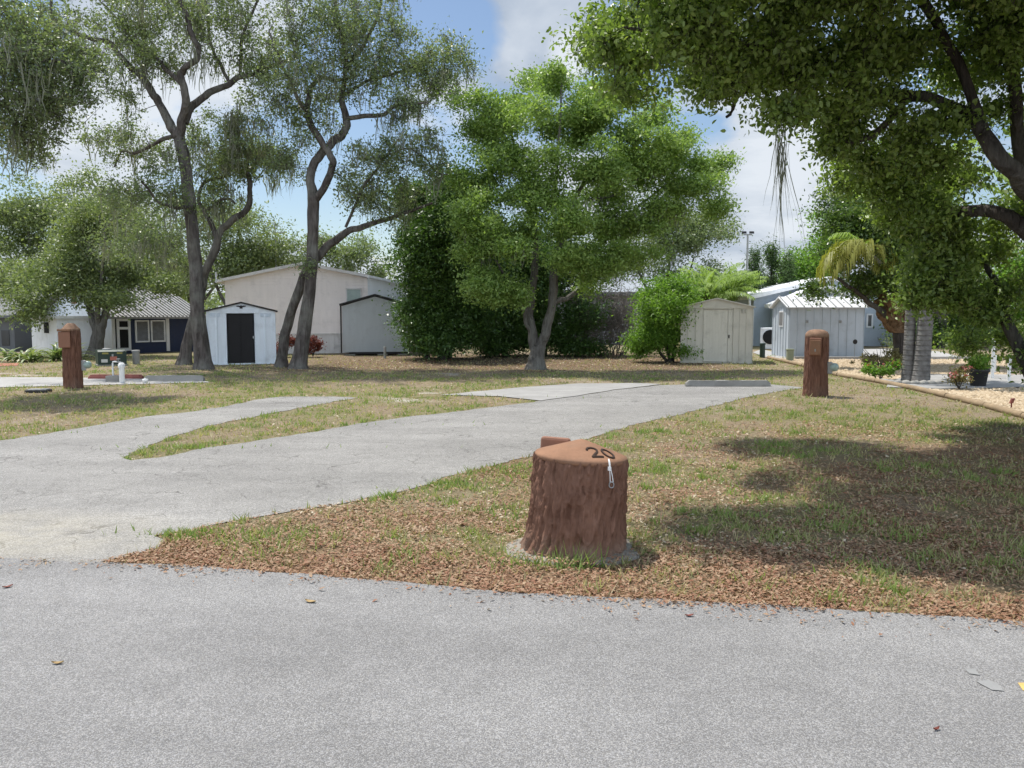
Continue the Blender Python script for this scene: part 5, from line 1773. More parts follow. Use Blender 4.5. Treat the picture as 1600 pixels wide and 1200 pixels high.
# blue house behind
c = G(1176, 541)
Y0 = c[1]
x0 = c[0]
kz = lambda py: P(1200, py, Y0)[2]
kx = lambda px: P(px, 490, Y0)[0] - x0
root = thing("blue_house", "pale blue sided house with white fascias behind the blue grey shed", "house", (x0, Y0, 0))
xr = kx(1420)
xp = kx(1297)
zl, zp = kz(466), kz(438)
mb = MB()
lap(mb, 0, xr, .02, zp, gable_clip(0, xr, zl, xp, zp), 0, .15, .016)
mb.prism([(0.01, 0), (xr - .01, 0), (xr - .01, zl), (xp, zp - .03), (.01, zl)], "y", .005, 9)
mb.build("wall", M["bluegrey"], root)
mb = MB()
gable_roof(mb, 0, xr, zl, xp, zp, -.35, 9.2, .35, .2)
mb.build("roof", M["white"], root)
px0, pxr = kx(1203), kx(1322)
pzl, pzp = kz(476), kz(452)
pxp = kx(1262)
mb = MB()
lap(mb, px0, pxr, .02, pzp, gable_clip(px0, pxr, pzl, pxp, pzp), -2.2, .15, .016)
mb.prism([(px0 + .01, 0), (pxr - .01, 0), (pxr - .01, pzl), (pxp, pzp - .03), (px0 + .01, pzl)], "y", -2.195, -.02)
mb.build("porch_wall", M["bluegrey"], root)
mb = MB()
gable_roof(mb, px0, pxr, pzl, pxp, pzp, -2.6, -.36, .4, .17)
mb.build("porch_roof", M["white"], root)
mb = MB()
mb.tube([(px0 - .38, -2.45, pzl - .1), (px0 - .3, -2.35, pzl - .35), (px0 - .08, -2.3, pzl - .6), (px0 - .08, -2.3, .05)], .06, 8)
mb.tube([(-.3, -.3, zl - .1), (-.28, -.25, zl - .35), (-.08, -.2, zl - .6), (-.08, -.2, .05)], .06, 8)
mb.build("downpipe", M["white"], root)
mb = MB()
mb.box(px0 - .06, px0 + .14, -2.26, -2.21, .02, pzl)
mb.build("corner_trim", M["white"], root)
wx0, wx1, wz0, wz1 = kx(1352) + .05, kx(1364), kz(512), kz(490)
mb = MB()
for (a, b, e, f) in [(wx0, wx1, wz1 - .08, wz1), (wx0, wx1, wz0, wz0 + .08), (wx0, wx0 + .08, wz0 + .08, wz1 - .08), (wx1 - .08, wx1, wz0 + .08, wz1 - .08)]:
    mb.box(a, b, -.06, -.018, e, f)
wn = mb.build("window", M["white"], root)
mb = MB()
mb.box(wx0 + .08, wx1 - .08, -.04, -.018, wz0 + .08, wz1 - .08)
mb.build("pane", M["glass"], wn)
c = G(1196, 545)
root = thing("air_conditioner", "round fronted air conditioning unit at the blue house corner", "air conditioner", (c[0], c[1] - .6, 0), -.3)
mb = MB()
mb.box(-.42, .42, -.3, .3, .02, 1.0, .03)
mb.build("casing", M["white"], root)
mb = MB()
vs = [(.33 * math.cos(a), -.33 * math.sin(a)) for a in np.linspace(0, 6.283, 20, endpoint=False)]
mb.prism([(p[0] + .02, p[1] + .58) for p in vs], "y", -.33, -.3)
mb.build("fan_grille", M["dark"], root)

# navy house with white metal roof ----------------------------------------------------
c = G(139, 557)
yaw = R(48)
root = thing("navy_house", "navy blue house with a white ribbed metal roof and white gable", "house", (c[0], c[1] + 2.0, 0), yaw)
X0, Y0 = c[0], c[1] + 2.0
ux = np.array([math.cos(yaw), math.sin(yaw)])
uy = np.array([-math.sin(yaw), math.cos(yaw)])


def s_of(px, ax=ux):
    k = (px - 800) / FPX * math.cos(TH)
    # (X0+s ax0) = k'*(Y0+s ax1) ; use true ray slope at horizon row
    d = ray(px, HOR)
    k = d[0] / d[1]
    return (k * Y0 - X0) / (ax[0] - k * ax[1])


zz = lambda py, s: P(200, py, Y0 + s * ux[1])[2]
ze = zz(494, 1.5)
Wd = s_of(28, uy)
Wd = min(max(Wd, 4.0), 8.0)
Lg = s_of(305)
zp = zz(459, 0) * 1.0 + .45
mb = MB()
mb.prism([(0, 0), (0, Wd), (ze, Wd), (ze, 0)][::-1] if False else [(0, 0), (Wd, 0), (Wd, ze), (0, ze)], "x", .1, Lg)
mb.build("wall", M["navy"], root)
mb = MB()
mb.box(.0, .1, 0, Wd, 0, ze)
mb.prism([(0, ze), (Wd, ze), (Wd / 2, zp)], "x", 0, .1)
mb.build("gable", M["whitemetal"], root)
mb = MB()
ov = .45
sl = (zp - ze) / (Wd / 2)
for s in (0, 1):
    ya, yb_ = (-ov, Wd / 2) if s == 0 else (Wd + ov, Wd / 2)
    za = ze - ov * sl + .05
    zb2 = zp + .05
    pts = [(-.35, ya, za), (Lg + .3, ya, za), (Lg + .3, yb_, zb2), (-.35, yb_, zb2)]
    mb.add(pts + [(p[0], p[1], p[2] + .08) for p in pts], [(0, 1, 2, 3), (4, 7, 6, 5), (0, 4, 5, 1), (1, 5, 6, 2), (2, 6, 7, 3), (3, 7, 4, 0)])
    if s == 0:
        nr_ = 24
        for k in range(nr_ + 1):
            xx = -.3 + (Lg + .55) * k / nr_
            pts = [(xx - .03, ya, za + .079), (xx + .03, ya, za + .079), (xx + .03, yb_, zb2 + .079), (xx - .03, yb_, zb2 + .079)]
            mb.add(pts + [(p[0], p[1], p[2] + .06) for p in pts], [(0, 1, 2, 3), (4, 7, 6, 5), (0, 4, 5, 1), (1, 5, 6, 2), (2, 6, 7, 3), (3, 7, 4, 0)])
mb.build("roof", M["shaderoof"], root)
mb = MB()
mb.box(-.03, -.005, Wd / 2 - .35, Wd / 2 + .1, ze + .55, ze + .95)
mb.build("gable_vent", M["boxbrown"], root)
sd0, sd1 = s_of(180.5), s_of(202)
mb = MB()
mb.box(.3, sd0 - .1, -.02, -.004, .25, ze - .12)
mb.build("porch_recess_shade", M["dark"], root)  # flat dark panel, painted shade in place of the porch recess
zt, zb2 = ze - .1, .12
mb = MB()
for (a, b, e, f) in [(sd0, sd1, zt - .1, zt), (sd0, sd1, zb2, zb2 + .12), (sd0, sd0 + .1, zb2 + .12, zt - .1), (sd1 - .1, sd1, zb2 + .12, zt - .1), (sd0 + .1, sd1 - .1, 1.0, 1.1)]:
    mb.box(a, b, -.08, -.005, e, f)
d_ = mb.build("door", M["white"], root)
mb = MB()
mb.box(sd0 + .1, sd1 - .1, -.05, -.006, zb2 + .12, .998)
mb.box(sd0 + .1, sd1 - .1, -.05, -.006, 1.102, zt - .1)
mb.build("screen", M["dark"], d_)
for (pa, pb) in [(209.5, 231.5), (234, 256.5)]:
    a, b = s_of(pa), s_of(pb)
    z0_, z1_ = zz(534, 2), zz(500, 2)
    mb = MB()
    for (e0, e1, e, f) in [(a, b, z1_ - .06, z1_), (a, b, z0_, z0_ + .06), (a, a + .06, z0_ + .06, z1_ - .06), (b - .06, b, z0_ + .06, z1_ - .06)]:
        mb.box(e0, e1, -.07, -.004, e, f)
    wn = mb.build("window", M["white"], root)
    mb = MB()
    n = 9
    for k in range(n):
        z = z0_ + .06 + (z1_ - z0_ - .12) * k / n
        h_ = (z1_ - z0_ - .12) / n
        mb.prism([(-.06, z), (-.02, z + h_), (-.012, z + h_), (-.05, z)], "x", a + .062, b - .062)
    mb.build("pane", M["louver"], wn)
    mb = MB()
    mb.box(a + .061, b - .061, -.011, -.003, z0_ + .061, z1_ - .061)
    mb.build("backing", M["dark"], wn)
for px in (181, 260.5, 303):
    s = s_of(px)
    mb = MB()
    mb.box(s - .07, s + .07, -.05, -.003, 0.05, ze - .02) if px != 181 else mb.box(s - .2, s - .08, -.06, -.003, .05, ze - .02)
    mb.build("trim_post", M["white"], root)

# small white outbuilding in front of it
c = G(91, 558)
root = thing("outbuilding", "small white flat roofed outbuilding with a tiny dark window behind the bromeliads", "shed", (c[0], c[1], 0), R(48))
Y0 = c[1]
X0 = c[0]
lu, lw = s_of(143), abs(s_of(48, uy))
h_ = P(91, 498, Y0)[2]
mb = MB()
mb.box(0, lu, 0, lw, 0, h_)
mb.build("wall", M["white"], root)
mb = MB()
mb.box(-.12, lu + .12, -.12, lw + .12, h_, h_ + .1)
mb.build("roof", M["roofmetal"], root)
mb = MB()
wy = abs(s_of(72, uy))
mb.box(-.03, -.003, wy - .22, wy + .22, P(72, 521, Y0)[2], P(72, 504, Y0)[2])
mb.build("window", M["dark"], root)

# grey house at the far left
c = G(-30, 549)
root = thing("grey_house", "shaded grey house with a pale roof edge at the far left edge", "house", (c[0], c[1], 0))
m_ = mpp(c[1])
mb = MB()
mb.box(-4, 54 * m_, 0, 6, 0, P(0, 497, c[1])[2])
mb.build("wall", M["fargrey"], root)
mb = MB()
zt = P(0, 497, c[1])[2]
mb.prism([(-.4, zt), (3, zt + 1.0), (6.4, zt), (6.4, zt + .12), (3, zt + 1.15), (-.4, zt + .12)], "x", -4.4, 60 * m_)
mb.build("roof", M["fargrey"], root)
for (a, b, e, f) in [(34, 46, 516, 540), (8, 24, 512, 532)]:
    mb = MB()
    mb.box(a * m_, b * m_, -.03, -.004, P(0, f, c[1])[2], P(0, e, c[1])[2])
    mb.build("window", M["glass"], root)

# white house seen through the bare shrub
c = G(955, 538)
root = thing("white_house", "long pale house with a flat grey roofline behind the bare shrub", "house", (c[0], c[1], 0))
m_ = mpp(c[1])
mb = MB()
lap(mb, -230 * m_, 58 * m_, 0, P(955, 462, c[1])[2], lambda z, a, b: (a, b), 0, .2, .018)
mb.box(-230 * m_ + .01, 58 * m_ - .01, .005, 6, 0, P(955, 462, c[1])[2])
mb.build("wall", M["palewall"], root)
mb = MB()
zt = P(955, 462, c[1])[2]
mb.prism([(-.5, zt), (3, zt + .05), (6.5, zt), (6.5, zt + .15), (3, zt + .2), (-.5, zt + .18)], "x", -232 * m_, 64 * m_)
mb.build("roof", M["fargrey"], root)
for (a, b) in [(-52, -25), (-2, 14), (-200, -170), (-120, -90)]:
    mb = MB()
    mb.box(a * m_, b * m_, -.05, -.019, P(955, 512, c[1])[2], P(955, 480, c[1])[2])
    mb.build("window", M["glass"], root)

# ------------------------------------------------------------------ small fixtures


def bark_cyl(R0, R1, H, seg=160, rows=90, depth=.03, seed=3, flare=.0, sx=7.0, sz=2.6):
    a = np.linspace(0, 2 * math.pi, seg, endpoint=False)
    z = np.linspace(0, 1, rows)
    A, Z = np.meshgrid(a, z)
    rad = R0 + (R1 - R0) * Z + flare * np.exp(-Z / .12)
    warp = (fbm(np.stack([np.cos(A) * 3, np.sin(A) * 3, Z * H * 5], -1), seed, 3) - .5) * 1.1
    q = np.stack([np.cos(A + warp * .25) * sx, np.sin(A + warp * .25) * sx, Z * H * sz + warp], -1)
    n1 = fbm(q, seed + 4, 3)
    rid = 1 - np.abs(2 * n1 - 1) * 2.2
    q2 = np.stack([np.cos(A) * sx * 2.4, np.sin(A) * sx * 2.4, Z * H * sz * 3.5], -1)
    n2_ = fbm(q2, seed + 8, 3)
    low = fbm(np.stack([np.cos(A) * 1.6, np.sin(A) * 1.6, Z * 1.2], -1), seed + 2, 2) - .5
    rr = rad + depth * (rid - .4) * .6 + depth * .8 * (n2_ - .5) + low * R0 * .12 * (1 - .6 * Z)
    V = np.stack([rr * np.cos(A), rr * np.sin(A), Z * H], -1).reshape(-1, 3)
    i = np.arange(rows - 1)[:, None] * seg
    k = np.arange(seg)[None]
    F = np.stack([i + k, i + (k + 1) % seg, i + seg + (k + 1) % seg, i + seg + k], -1).reshape(-1, 4)
    return V, F


# foreground stump pedestal numbered 20
root = thing("stump_pedestal", "brown faux tree stump numbered 20 beside the road, conical tan top", "utility pedestal", (STUMP[0], STUMP[1], 0))
tilt = Matrix.Rotation(R(4.0), 4, "Y") @ Matrix.Rotation(R(-1.0), 4, "X")
root.rotation_euler = tilt.to_euler()
H = .665
V, F = bark_cyl(.322, .308, H, 300, 170, .05, 3, .035, 7.5, 3.6)
np_obj("bark", V, F, M["stumpbark"], root, smooth=True)
apex = .105
mb = MB()
Rt = .318
seg = 64
prof = [(Rt - .02, H - .03), (Rt, H - .018), (Rt + .004, H), (Rt - .004, H + .013), (Rt * .9, H + .012 + apex * .12), (Rt * .66, H + .012 + apex * .36), (Rt * .33, H + .012 + apex * .70), (Rt * .1, H + .012 + apex * .94), (.004, H + .012 + apex)]
vs = []
for r0, z in prof:
    for k in range(seg):
        a = 2 * math.pi * k / seg
        wob = 1 + (.018 * (vnoise([math.cos(a) * 2.5, math.sin(a) * 2.5, 3.1]) - .5) * 2 if r0 > .2 else 0)
        vs.append((r0 * wob * math.cos(a), r0 * wob * math.sin(a), z))
mb.add(vs, [(i * seg + k, i * seg + (k + 1) % seg, (i + 1) * seg + (k + 1) % seg, (i + 1) * seg + k) for i in range(len(prof) - 1) for k in range(seg)], True)
mb.add(vs[-seg:], [tuple(range(seg))])
top_o = mb.build("top", M["stumptop"], root)
# digits lie on the cone, upright towards the road
saz = math.atan((apex - .015) / Rt)


def digit(strokes, cxd, name):
    phi = R(-68)
    rad = np.array([math.cos(phi), math.sin(phi), 0])
    down = rad * math.cos(saz) - np.array([0, 0, 1]) * math.sin(saz)
    right = np.array([-math.sin(phi), math.cos(phi), 0])
    nn = np.cross(right, -down)
    r0 = .20
    org = rad * r0 + np.array([0, 0, H + .012 + apex * (1 - r0 / Rt) + .004])
    mbd = MB()
    for st in strokes:
        p = catmull(np.column_stack([np.array(st), np.zeros(len(st))]), 6)[:, :2]
        n = len(p)
        T = np.gradient(p, axis=0)
        T /= np.linalg.norm(T, axis=1, keepdims=True) + 1e-9
        Nn = np.stack([-T[:, 1], T[:, 0]], -1)
        hw_ = .0065
        vsd = []
        for i in range(n):
            for (s_, h_) in ((-1, -.004), (-1, .008), (1, .008), (1, -.004)):
                uv = p[i] + Nn[i] * hw_ * s_
                q = org + right * (uv[0] + cxd) - down * uv[1]
                # follow the cone
                rr = math.hypot(q[0], q[1])
                q = np.array([q[0], q[1], H + .012 + apex * (1 - rr / Rt) + .003]) + nn * h_
                vsd.append(tuple(q))
        fsd = [(i * 4 + k, i * 4 + (k + 1) % 4, (i + 1) * 4 + (k + 1) % 4, (i + 1) * 4 + k) for i in range(n - 1) for k in range(4)]
        fsd += [(0, 1, 2, 3), ((n - 1) * 4 + 3, (n - 1) * 4 + 2, (n - 1) * 4 + 1, (n - 1) * 4)]
        mbd.add(vsd, fsd)
    return mbd.build(name, M["digit"], root)


s_ = .95
digit([[(-.04 * s_, .035), (-.03 * s_, .055), (0, .064), (.03 * s_, .052), (.036 * s_, .028), (.02 * s_, .0), (-.012 * s_, -.032), (-.04 * s_, -.06)], [(-.045 * s_, -.06), (0, -.06), (.046 * s_, -.06)]], -.008, "digit_two")
digit([[(.036 * math.sin(a), .062 * math.cos(a)) for a in np.linspace(0, 2 * math.pi, 13)]], .097, "digit_zero")
# utility cover behind
mb = MB()
mb.box(-.11, .11, -.03, .03, -.30, .055, .02)
o = mb.build("cover_box", M["boxbrown"], root)
o.location = (-.16, .345, H + .018)
o.rotation_euler = (0, 0, R(-6))
# footing of rough concrete
a = np.linspace(0, 2 * math.pi, 64, endpoint=False)
rr = .42 + .10 * (vnoise(np.stack([np.cos(a) * 2, np.sin(a) * 2, a * 0], -1), 3) - .5) * 2
mb = MB()
o_v = [(STUMP[0] + q * math.cos(b_), STUMP[1] + q * math.sin(b_) * .88, 0.0) for q, b_ in zip(rr, a)]
lev = [(1.0, -.01), (.97, .016), (.8, .026), (.5, .028)]
vs = []
for s2, z in lev:
    for q, b_ in zip(rr, a):
        zz_ = z + (.012 * (vnoise([q * s2 * math.cos(b_) * 6, q * s2 * math.sin(b_) * 6, 1.]) - .5) if s2 < .98 else 0)
        vs.append((q * s2 * math.cos(b_), q * s2 * math.sin(b_) * .9, zz_))
n = 64
mb.add(vs, [(i * n + k, i * n + (k + 1) % n, (i + 1) * n + (k + 1) % n, (i + 1) * n + k) for i in range(len(lev) - 1) for k in range(n)], True)
mb.add(vs[-n:], [tuple(range(n))])
o = mb.build("footing", M["sandcrete"], root)
o.rotation_euler = tilt.inverted().to_euler()

# white tie hanging on the stump
pt = P(951, 721, STUMP[1] - .29)
pb = P(955, 758, STUMP[1] - .30)
root = thing("cable_tie", "white looped cord with a ring hanging from the rim of the numbered stump", "cord", tuple(pt))
mb = MB()
dz = pb[2] - pt[2]
dx = pb[0] - pt[0]
mb.tube([(0, .02, .012), (.0, -.012, .002), (.004, -.025, dz * .25), (-.003 + dx * .6, -.025, dz * .6), (dx - .008, -.022, dz * .9)], .0028, 6)
mb.tube([(.004, .02, .012), (.006, -.014, .001), (.010, -.027, dz * .25), (.012 + dx * .6, -.028, dz * .6), (dx + .012, -.024, dz * .9)], .0028, 6)
mb.build("cord", M["pvc"], root)
mb = MB()
ring = [(dx + .016 * math.cos(a), -.026, dz * .97 + .02 * math.sin(a)) for a in np.linspace(0, 2 * math.pi, 15)]
mb.tube(ring, .004, 6)
mb.build("ring", M["galv"], root)
mb = MB()
mb.box(-.004, .012, -.03, -.018, dz * .22, dz * .34, .003)
mb.build("clip", M["pvc"], root)


def log_post(px, pyb, pyt, halfw, label, side):
    c = G(px, pyb)
    m_ = mpp(c[1])
    hw_ = halfw * m_
    Ht = P(px, pyt, c[1])[2]
    c = c + np.array([0, hw_ * .8, 0])
    root = thing("log_post", label, "utility post", (c[0], c[1], 0), facing(c[0], c[1]), "log shaped utility posts")
    V, F = bark_cyl(hw_ * 1.02, hw_ * .96, Ht * .90, 96, 70, .024, int(px), .01, 5.0, 1.4)
    np_obj("bark", V, F, M["postbark"], root, smooth=True)
    mb = MB()
    r0 = hw_ * 1.0
    if side > 0:
        prof = [(r0 * .97, Ht * .885), (r0 * 1.0, Ht * .905), (r0 * .97, Ht * .93), (r0 * .86, Ht * .965), (r0 * .62, Ht * .99), (r0 * .3, Ht), (.005, Ht)]
    else:
        prof = [(r0 * .97, Ht * .885), (r0 * 1.0, Ht * .905), (r0 * .95, Ht * .915), (r0 * .45, Ht * .99), (r0 * .3, Ht), (.005, Ht)]
    mb.lathe(prof, seg=28, cap=False)
    mb.build("cap", M["postcap"], root)
    return root, hw_, Ht, m_


root, hw_, Ht, m_ = log_post(1279, 620, 515, 18, "brown log shaped utility post at the end of the right drive, domed top", 1)
zq = lambda py: P(1279, py, G(1279, 620)[1])[2]
mb = MB()
mb.box(-.135, .085, -hw_ - .075, -hw_ + .03, zq(555), zq(528), .012)
bx = mb.build("outlet_box", M["boxbrown"], root)
mb = MB()
mb.box(-.125, .068, -hw_ - .095, -hw_ - .075, zq(553.5), zq(531.5), .008)
lid = mb.build("lid", M["stumptop"], bx)
mb = MB()
mb.box(-.04, -.015, -hw_ - .105, -hw_ - .094, zq(549), zq(545), .003)
mb.build("latch", M["greypipe"], bx)


def meter(root, hw_, z, sgn, m):
    mb = MB()
    mb.box(-.05, .05, -.09, .09, z - .13, z + .1, .015)
    o = mb.build("meter_box", M["greypipe"], root)
    o.location = (sgn * (hw_ + .03), 0, 0)
    mb = MB()
    mb.lathe([(.085, 0), (.085, .06), (.075, .10), (.04, .125), (.004, .13)], seg=24, cap=False)
    g_ = mb.build("meter_glass", M["blind"], root)
    g_.location = (sgn * (hw_ + .07), -.02, z)
    g_.rotation_euler = (0, sgn * math.pi / 2, R(-35) * sgn)


meter(root, hw_, zq(574), 1, M)
root, hw_, Ht, m_ = log_post(109, 607, 505, 13.5, "brown log shaped utility post on the left lawn, faceted pointed top", -1)
zq = lambda py: P(109, py, G(109, 607)[1])[2]
mb = MB()
mb.box(-hw_ - .06, -hw_ * .1, -hw_ - .06, -hw_ + .05, zq(543), zq(518), .012)
bx = mb.build("outlet_box", M["boxbrown"], root)
mb = MB()
mb.box(-hw_ - .08, -hw_ * .05, -hw_ - .085, -hw_ + .05, zq(517.5), zq(514), .008)
mb.build("lid", M["stumptop"], bx)
meter(root, hw_, zq(571), 1, M)


def wheel_stop(name, label, pxa, pxb, py, mat, hgt=.13, dep=.16):
    a, b = G(pxa, py), G(pxb, py)
    L = b[0] - a[0]
    root_c = ((a[0] + b[0]) / 2, (a[1] + b[1]) / 2 + dep / 2)
    n = 24
    V = []
    secs = [(-dep / 2, 0), (-dep / 2 + .01, .04), (-dep / 2 + .04, hgt), (dep / 2 - .04, hgt), (dep / 2 - .01, .04), (dep / 2, 0)]
    for i in range(n + 1):
        x_ = -L / 2 + L * i / n
        k = 1 - .45 * max(0, (abs(x_) - L / 2 + .06) / .06)
        for (yy, z_) in secs:
            j = .012 * (float(vnoise([x_ * 9, yy * 30, z_ * 30])) - .5)
            V.append((x_, yy + j, z_ * k + j))
    m = len(secs)
    F = [(i * m + q, i * m + q + 1, (i + 1) * m + q + 1, (i + 1) * m + q) for i in range(n) for q in range(m - 1)]
    mb = MB()
    mb.add(V, F)
    mb.add(V[:m], [tuple(range(m))])
    mb.add(V[-m:], [tuple(range(m))[::-1]])
    o = mb.build(name, mat)
    o.location = (root_c[0], root_c[1], .012)
    tag(o, label, "parking curb", "concrete parking curbs")
    return o


wheel_stop("parking_curb", "weathered grey concrete parking curb across the end of the right drive", 1072, 1205, 604.5, M["curb"])
wheel_stop("parking_curb", "grey concrete parking curb on the left pad, right of the white pipes", 224, 317, 596, M["curb"])
wheel_stop("parking_curb", "dark red painted parking curb behind the white pipes", 137, 221, 592.5, M["redcurb"], .1)

# water riser and sewer pipes
c = G(176, 597)
root = thing("water_tap", "thin white standpipe with a tap rising from a square concrete collar", "standpipe", (c[0], c[1] + .12, 0))
m_ = mpp(c[1])
mb = MB()
for (a, b, e, f) in [(-.16, .16, -.15, -.09), (-.16, .16, .09, .15), (-.16, -.10, -.09, .09), (.10, .16, -.09, .09)]:
    mb.box(a, b, e, f, 0, .15, .01)
mb.build("collar", M["curb"], root)
mb = MB()
zt = P(176, 566, c[1])[2]
mb.tube([(-.04, 0, -.05), (-.04, 0, zt - .03), (-.03, 0, zt), (.0, 0, zt + .01), (.10, -.02, zt)], .02, 8)
mb.build("pipe", M["pvc"], root)
mb = MB()
mb.tube([(.08, -.02, zt + .002), (.16, -.03, zt), (.19, -.035, zt - .06)], .026, 8)
mb.lathe([(.012, zt + .02), (.012, zt + .06), (.05, zt + .065), (.05, zt + .08), (.01, zt + .085)], .11, -.02, 10)
mb.build("tap", M["greypipe"], root)
c = G(191, 599)
root = thing("sewer_pipe", "thick white upright pipe with a cap beside the standpipe", "pipe", (c[0], c[1], 0))
zt = P(191, 566, c[1])[2]
mb = MB()
mb.lathe([(.062, -.05), (.062, zt * .76)], seg=16)
mb.build("riser", M["pvc"], root)
mb = MB()
mb.lathe([(.075, zt * .74), (.078, zt * .9), (.06, zt * .91), (.06, zt * .97), (.035, zt * .97), (.035, zt)], seg=16)
mb.build("cap", M["pvc"], root)
c = G(227, 599)
root = thing("drain_cap", "small white drain cap in the grass right of the pipes", "drain cap", (c[0], c[1], 0))
mb = MB()
mb.lathe([(.055, -.03), (.055, .05), (.066, .055), (.066, .10), (.05, .105), (.02, .105), (.02, .125)], seg=16)
mb.build("cap", M["pvc"], root)
c = G(55, 614)
root = thing("valve_box", "flat dark valve box set in the left lawn", "valve box", (c[0], c[1] + .12, 0), .1)
mb = MB()
mb.box(-.22, .22, -.14, .14, -.02, .06, .012)
mb.build("body", M["pot"], root)
mb = MB()
mb.box(-.19, .19, -.11, .11, .06, .075, .006)
mb.build("lid", M["greypipe"], root)

# transformer cabinet
c = G(172, 572)
root = thing("transformer_box", "low dark green transformer cabinet with warning stickers behind the pipes", "transformer", (c[0] - .12, c[1] + .35, 0), R(32))
Hb = P(172, 547, c[1])[2]
mb = MB()
mb.prism([(-.38, 0), (.38, 0), (.38, Hb * .93), (.30, Hb), (-.30, Hb), (-.38, Hb * .90)], "x", -.42, .40)
mb.build("cabinet", M["greengrey"], root)
mb = MB()
mb.box(-.45, .43, -.42, .42, 0, .05)
mb.build("plinth", M["curb"], root)
mb = MB()
mb.box(-.36, .34, -.395, -.381, .09, Hb * .86)
d_ = mb.build("door", M["greengrey"], root)
mb = MB()
mb.box(-.03, .02, -.42, -.396, .3, .38, .005)
mb.build("latch", M["galv"], d_)
for (a, b, e, f, mt) in [(-.33, -.15, .12, .22, "sticker"), (-.08, .12, .18, .30, "rsticker"), (-.3, -.12, .38, .43, "ysticker"), (.12, .28, .38, .43, "ysticker")]:
    mb = MB()
    mb.box(a, b, -.4, -.396, e, f)
    mb.build("sticker", M[mt], d_)
mb = MB()
mb.lathe([(.13, Hb), (.13, Hb + .03), (.11, Hb + .045), (.02, Hb + .05)], -.12, 0, 18)
mb.build("vent_cap", M["greypipe"], root)


def pipe_post(name, label, px, pyb, pyt, rad, mat, cat="post", group=None, cap=True):
    c = G(px, pyb)
    z = P(px, pyt, c[1])[2]
    root = thing(name, label, cat, (c[0], c[1], 0), 0, group)
    mb = MB()
    mb.lathe([(rad, -.05), (rad, z - .04)], seg=14)
    mb.build("body", mat, root)
    if cap:
        mb = MB()
        mb.lathe([(rad * 1.12, z - .06), (rad * 1.14, z - .01), (rad, z), (rad * .4, z + .004)], seg=14)
        mb.build("cap", mat, root)
    return root


pipe_post("marker_post", "stubby grey utility marker on the lawn right of the green transformer", 213, 569, 547, .11, M["greypipe"])
pipe_post("marker_post", "slim grey post on the grass in front of the grey shed", 601.5, 560, 542, .05, M["greypipe"])
pipe_post("marker_post", "dark green post between the tan shed and the blue house", 1191, 559, 536, .10, M["greengrey"])
c = G(1234, 564)
root = thing("telecom_box", "pale green telecom pedestal in the gravel in front of the blue grey shed", "utility box", (c[0], c[1], 0))
z = P(1234, 545, c[1])[2]
mb = MB()
mb.box(-.11, .11, -.08, .08, -.02, z * .88, .01)
mb.build("body", M["palegreen"], root)
mb = MB()
mb.box(-.125, .125, -.095, .095, z * .86, z, .02)
mb.build("cap", M["palegreen"], root)

# floodlight pole
Yp = 44.0
xb = P(1165.5, 490, Yp)[0]
zt = P(1165, 364, Yp)[2]
root = thing("floodlight_pole", "thin tall floodlight pole rising behind the blue house gable", "light pole", (xb, Yp, 0))
mb = MB()
mb.lathe([(.08, -.1), (.065, zt * .5), (.05, zt - .1)], seg=10)
mb.build("pole", M["greypipe"], root)
mb = MB()
mb.box(-.22, .22, -.03, .03, zt - .12, zt - .06)
mb.build("crossbar", M["greypipe"], root)
for s in (-1, 1):
    mb = MB()
    mb.prism([(-.14, zt - .05), (.1, zt - .02), (.08, zt + .10), (-.10, zt + .07)], "x", s * .2 - .1, s * .2 + .1)
    mb.build("lamp_head", M["darktrim"], root)
# antenna behind the beige house
Yp = 46.0
xb = P(433, 490, Yp)[0]
zt = P(433, 349, Yp)[2]
root = thing("antenna_mast", "thin mast with a small aerial showing left of the beige house roof", "antenna", (xb, Yp, 0))
mb = MB()
mb.lathe([(.05, -.1), (.035, zt)], seg=8)
mb.build("pole", M["greypipe"], root)
mb = MB()
mb.tube([(-.1, 0, zt - .02), (.22, .1, zt - .15)], .02, 6)
mb.tube([(-.1, 0, zt - .5), (.5, .2, zt - .48)], .025, 6)
for k in range(5):
    x_ = -.05 + .12 * k
    mb.tube([(x_, .3 * x_ - .2, zt - .49), (x_, .3 * x_ + .25, zt - .49)], .012, 5)
mb.build("aerial", M["greypipe"], root)

# timber edging along the gravel bed: separate logs
pts = [np.array(p) for p in bed_edge]
k = 0
labs = ["furthest edging timber, beside the tan shed's path", "edging timber of the gravel bed just behind the domed log post", "edging timber of the gravel bed right of the domed log post", "edging timber of the gravel bed beside the pink flowered shrub", "edging timber of the gravel bed in front of the palm", "edging timber of the gravel bed near the straggly brown shrub", "edging timber of the gravel bed by the red garden marker", "nearest edging timber, running out at the right edge"]
for i in range(len(pts) - 1):
    a, b = pts[i], pts[i + 1]
    mid = (a + b) / 2
    L = np.linalg.norm(b - a)
    mb = MB()
    n = 10
    pp_ = [(-L / 2 * .985 + L * .985 * j / n, .012 * (float(vnoise([j * .7, i, 2.])) - .5), .045 + .01 * (float(vnoise([j * .8, i, 5.])) - .5)) for j in range(n + 1)]
    mb.tube(pp_, .058, 10)
    o = mb.build("edging_timber", M["timber"])
    o.location = (mid[0], mid[1], 0)
    o.rotation_euler = (0, 0, math.atan2(b[1] - a[1], b[0] - a[0]))
    tag(o, labs[i], "timber", "timber edging of the gravel bed")
# back kerb of the bed
mb = MB()
a, b = G(1236, 560.5), G(1720, 558.5)
mb.box(0, b[0] - a[0], -.06, .06, -.02, .10, .01)
o = mb.build("kerb", M["palecrete"])
o.location = (a[0], a[1] - .35, 0)
tag(o, "long low pale kerb along the back of the gravel bed", "kerb")
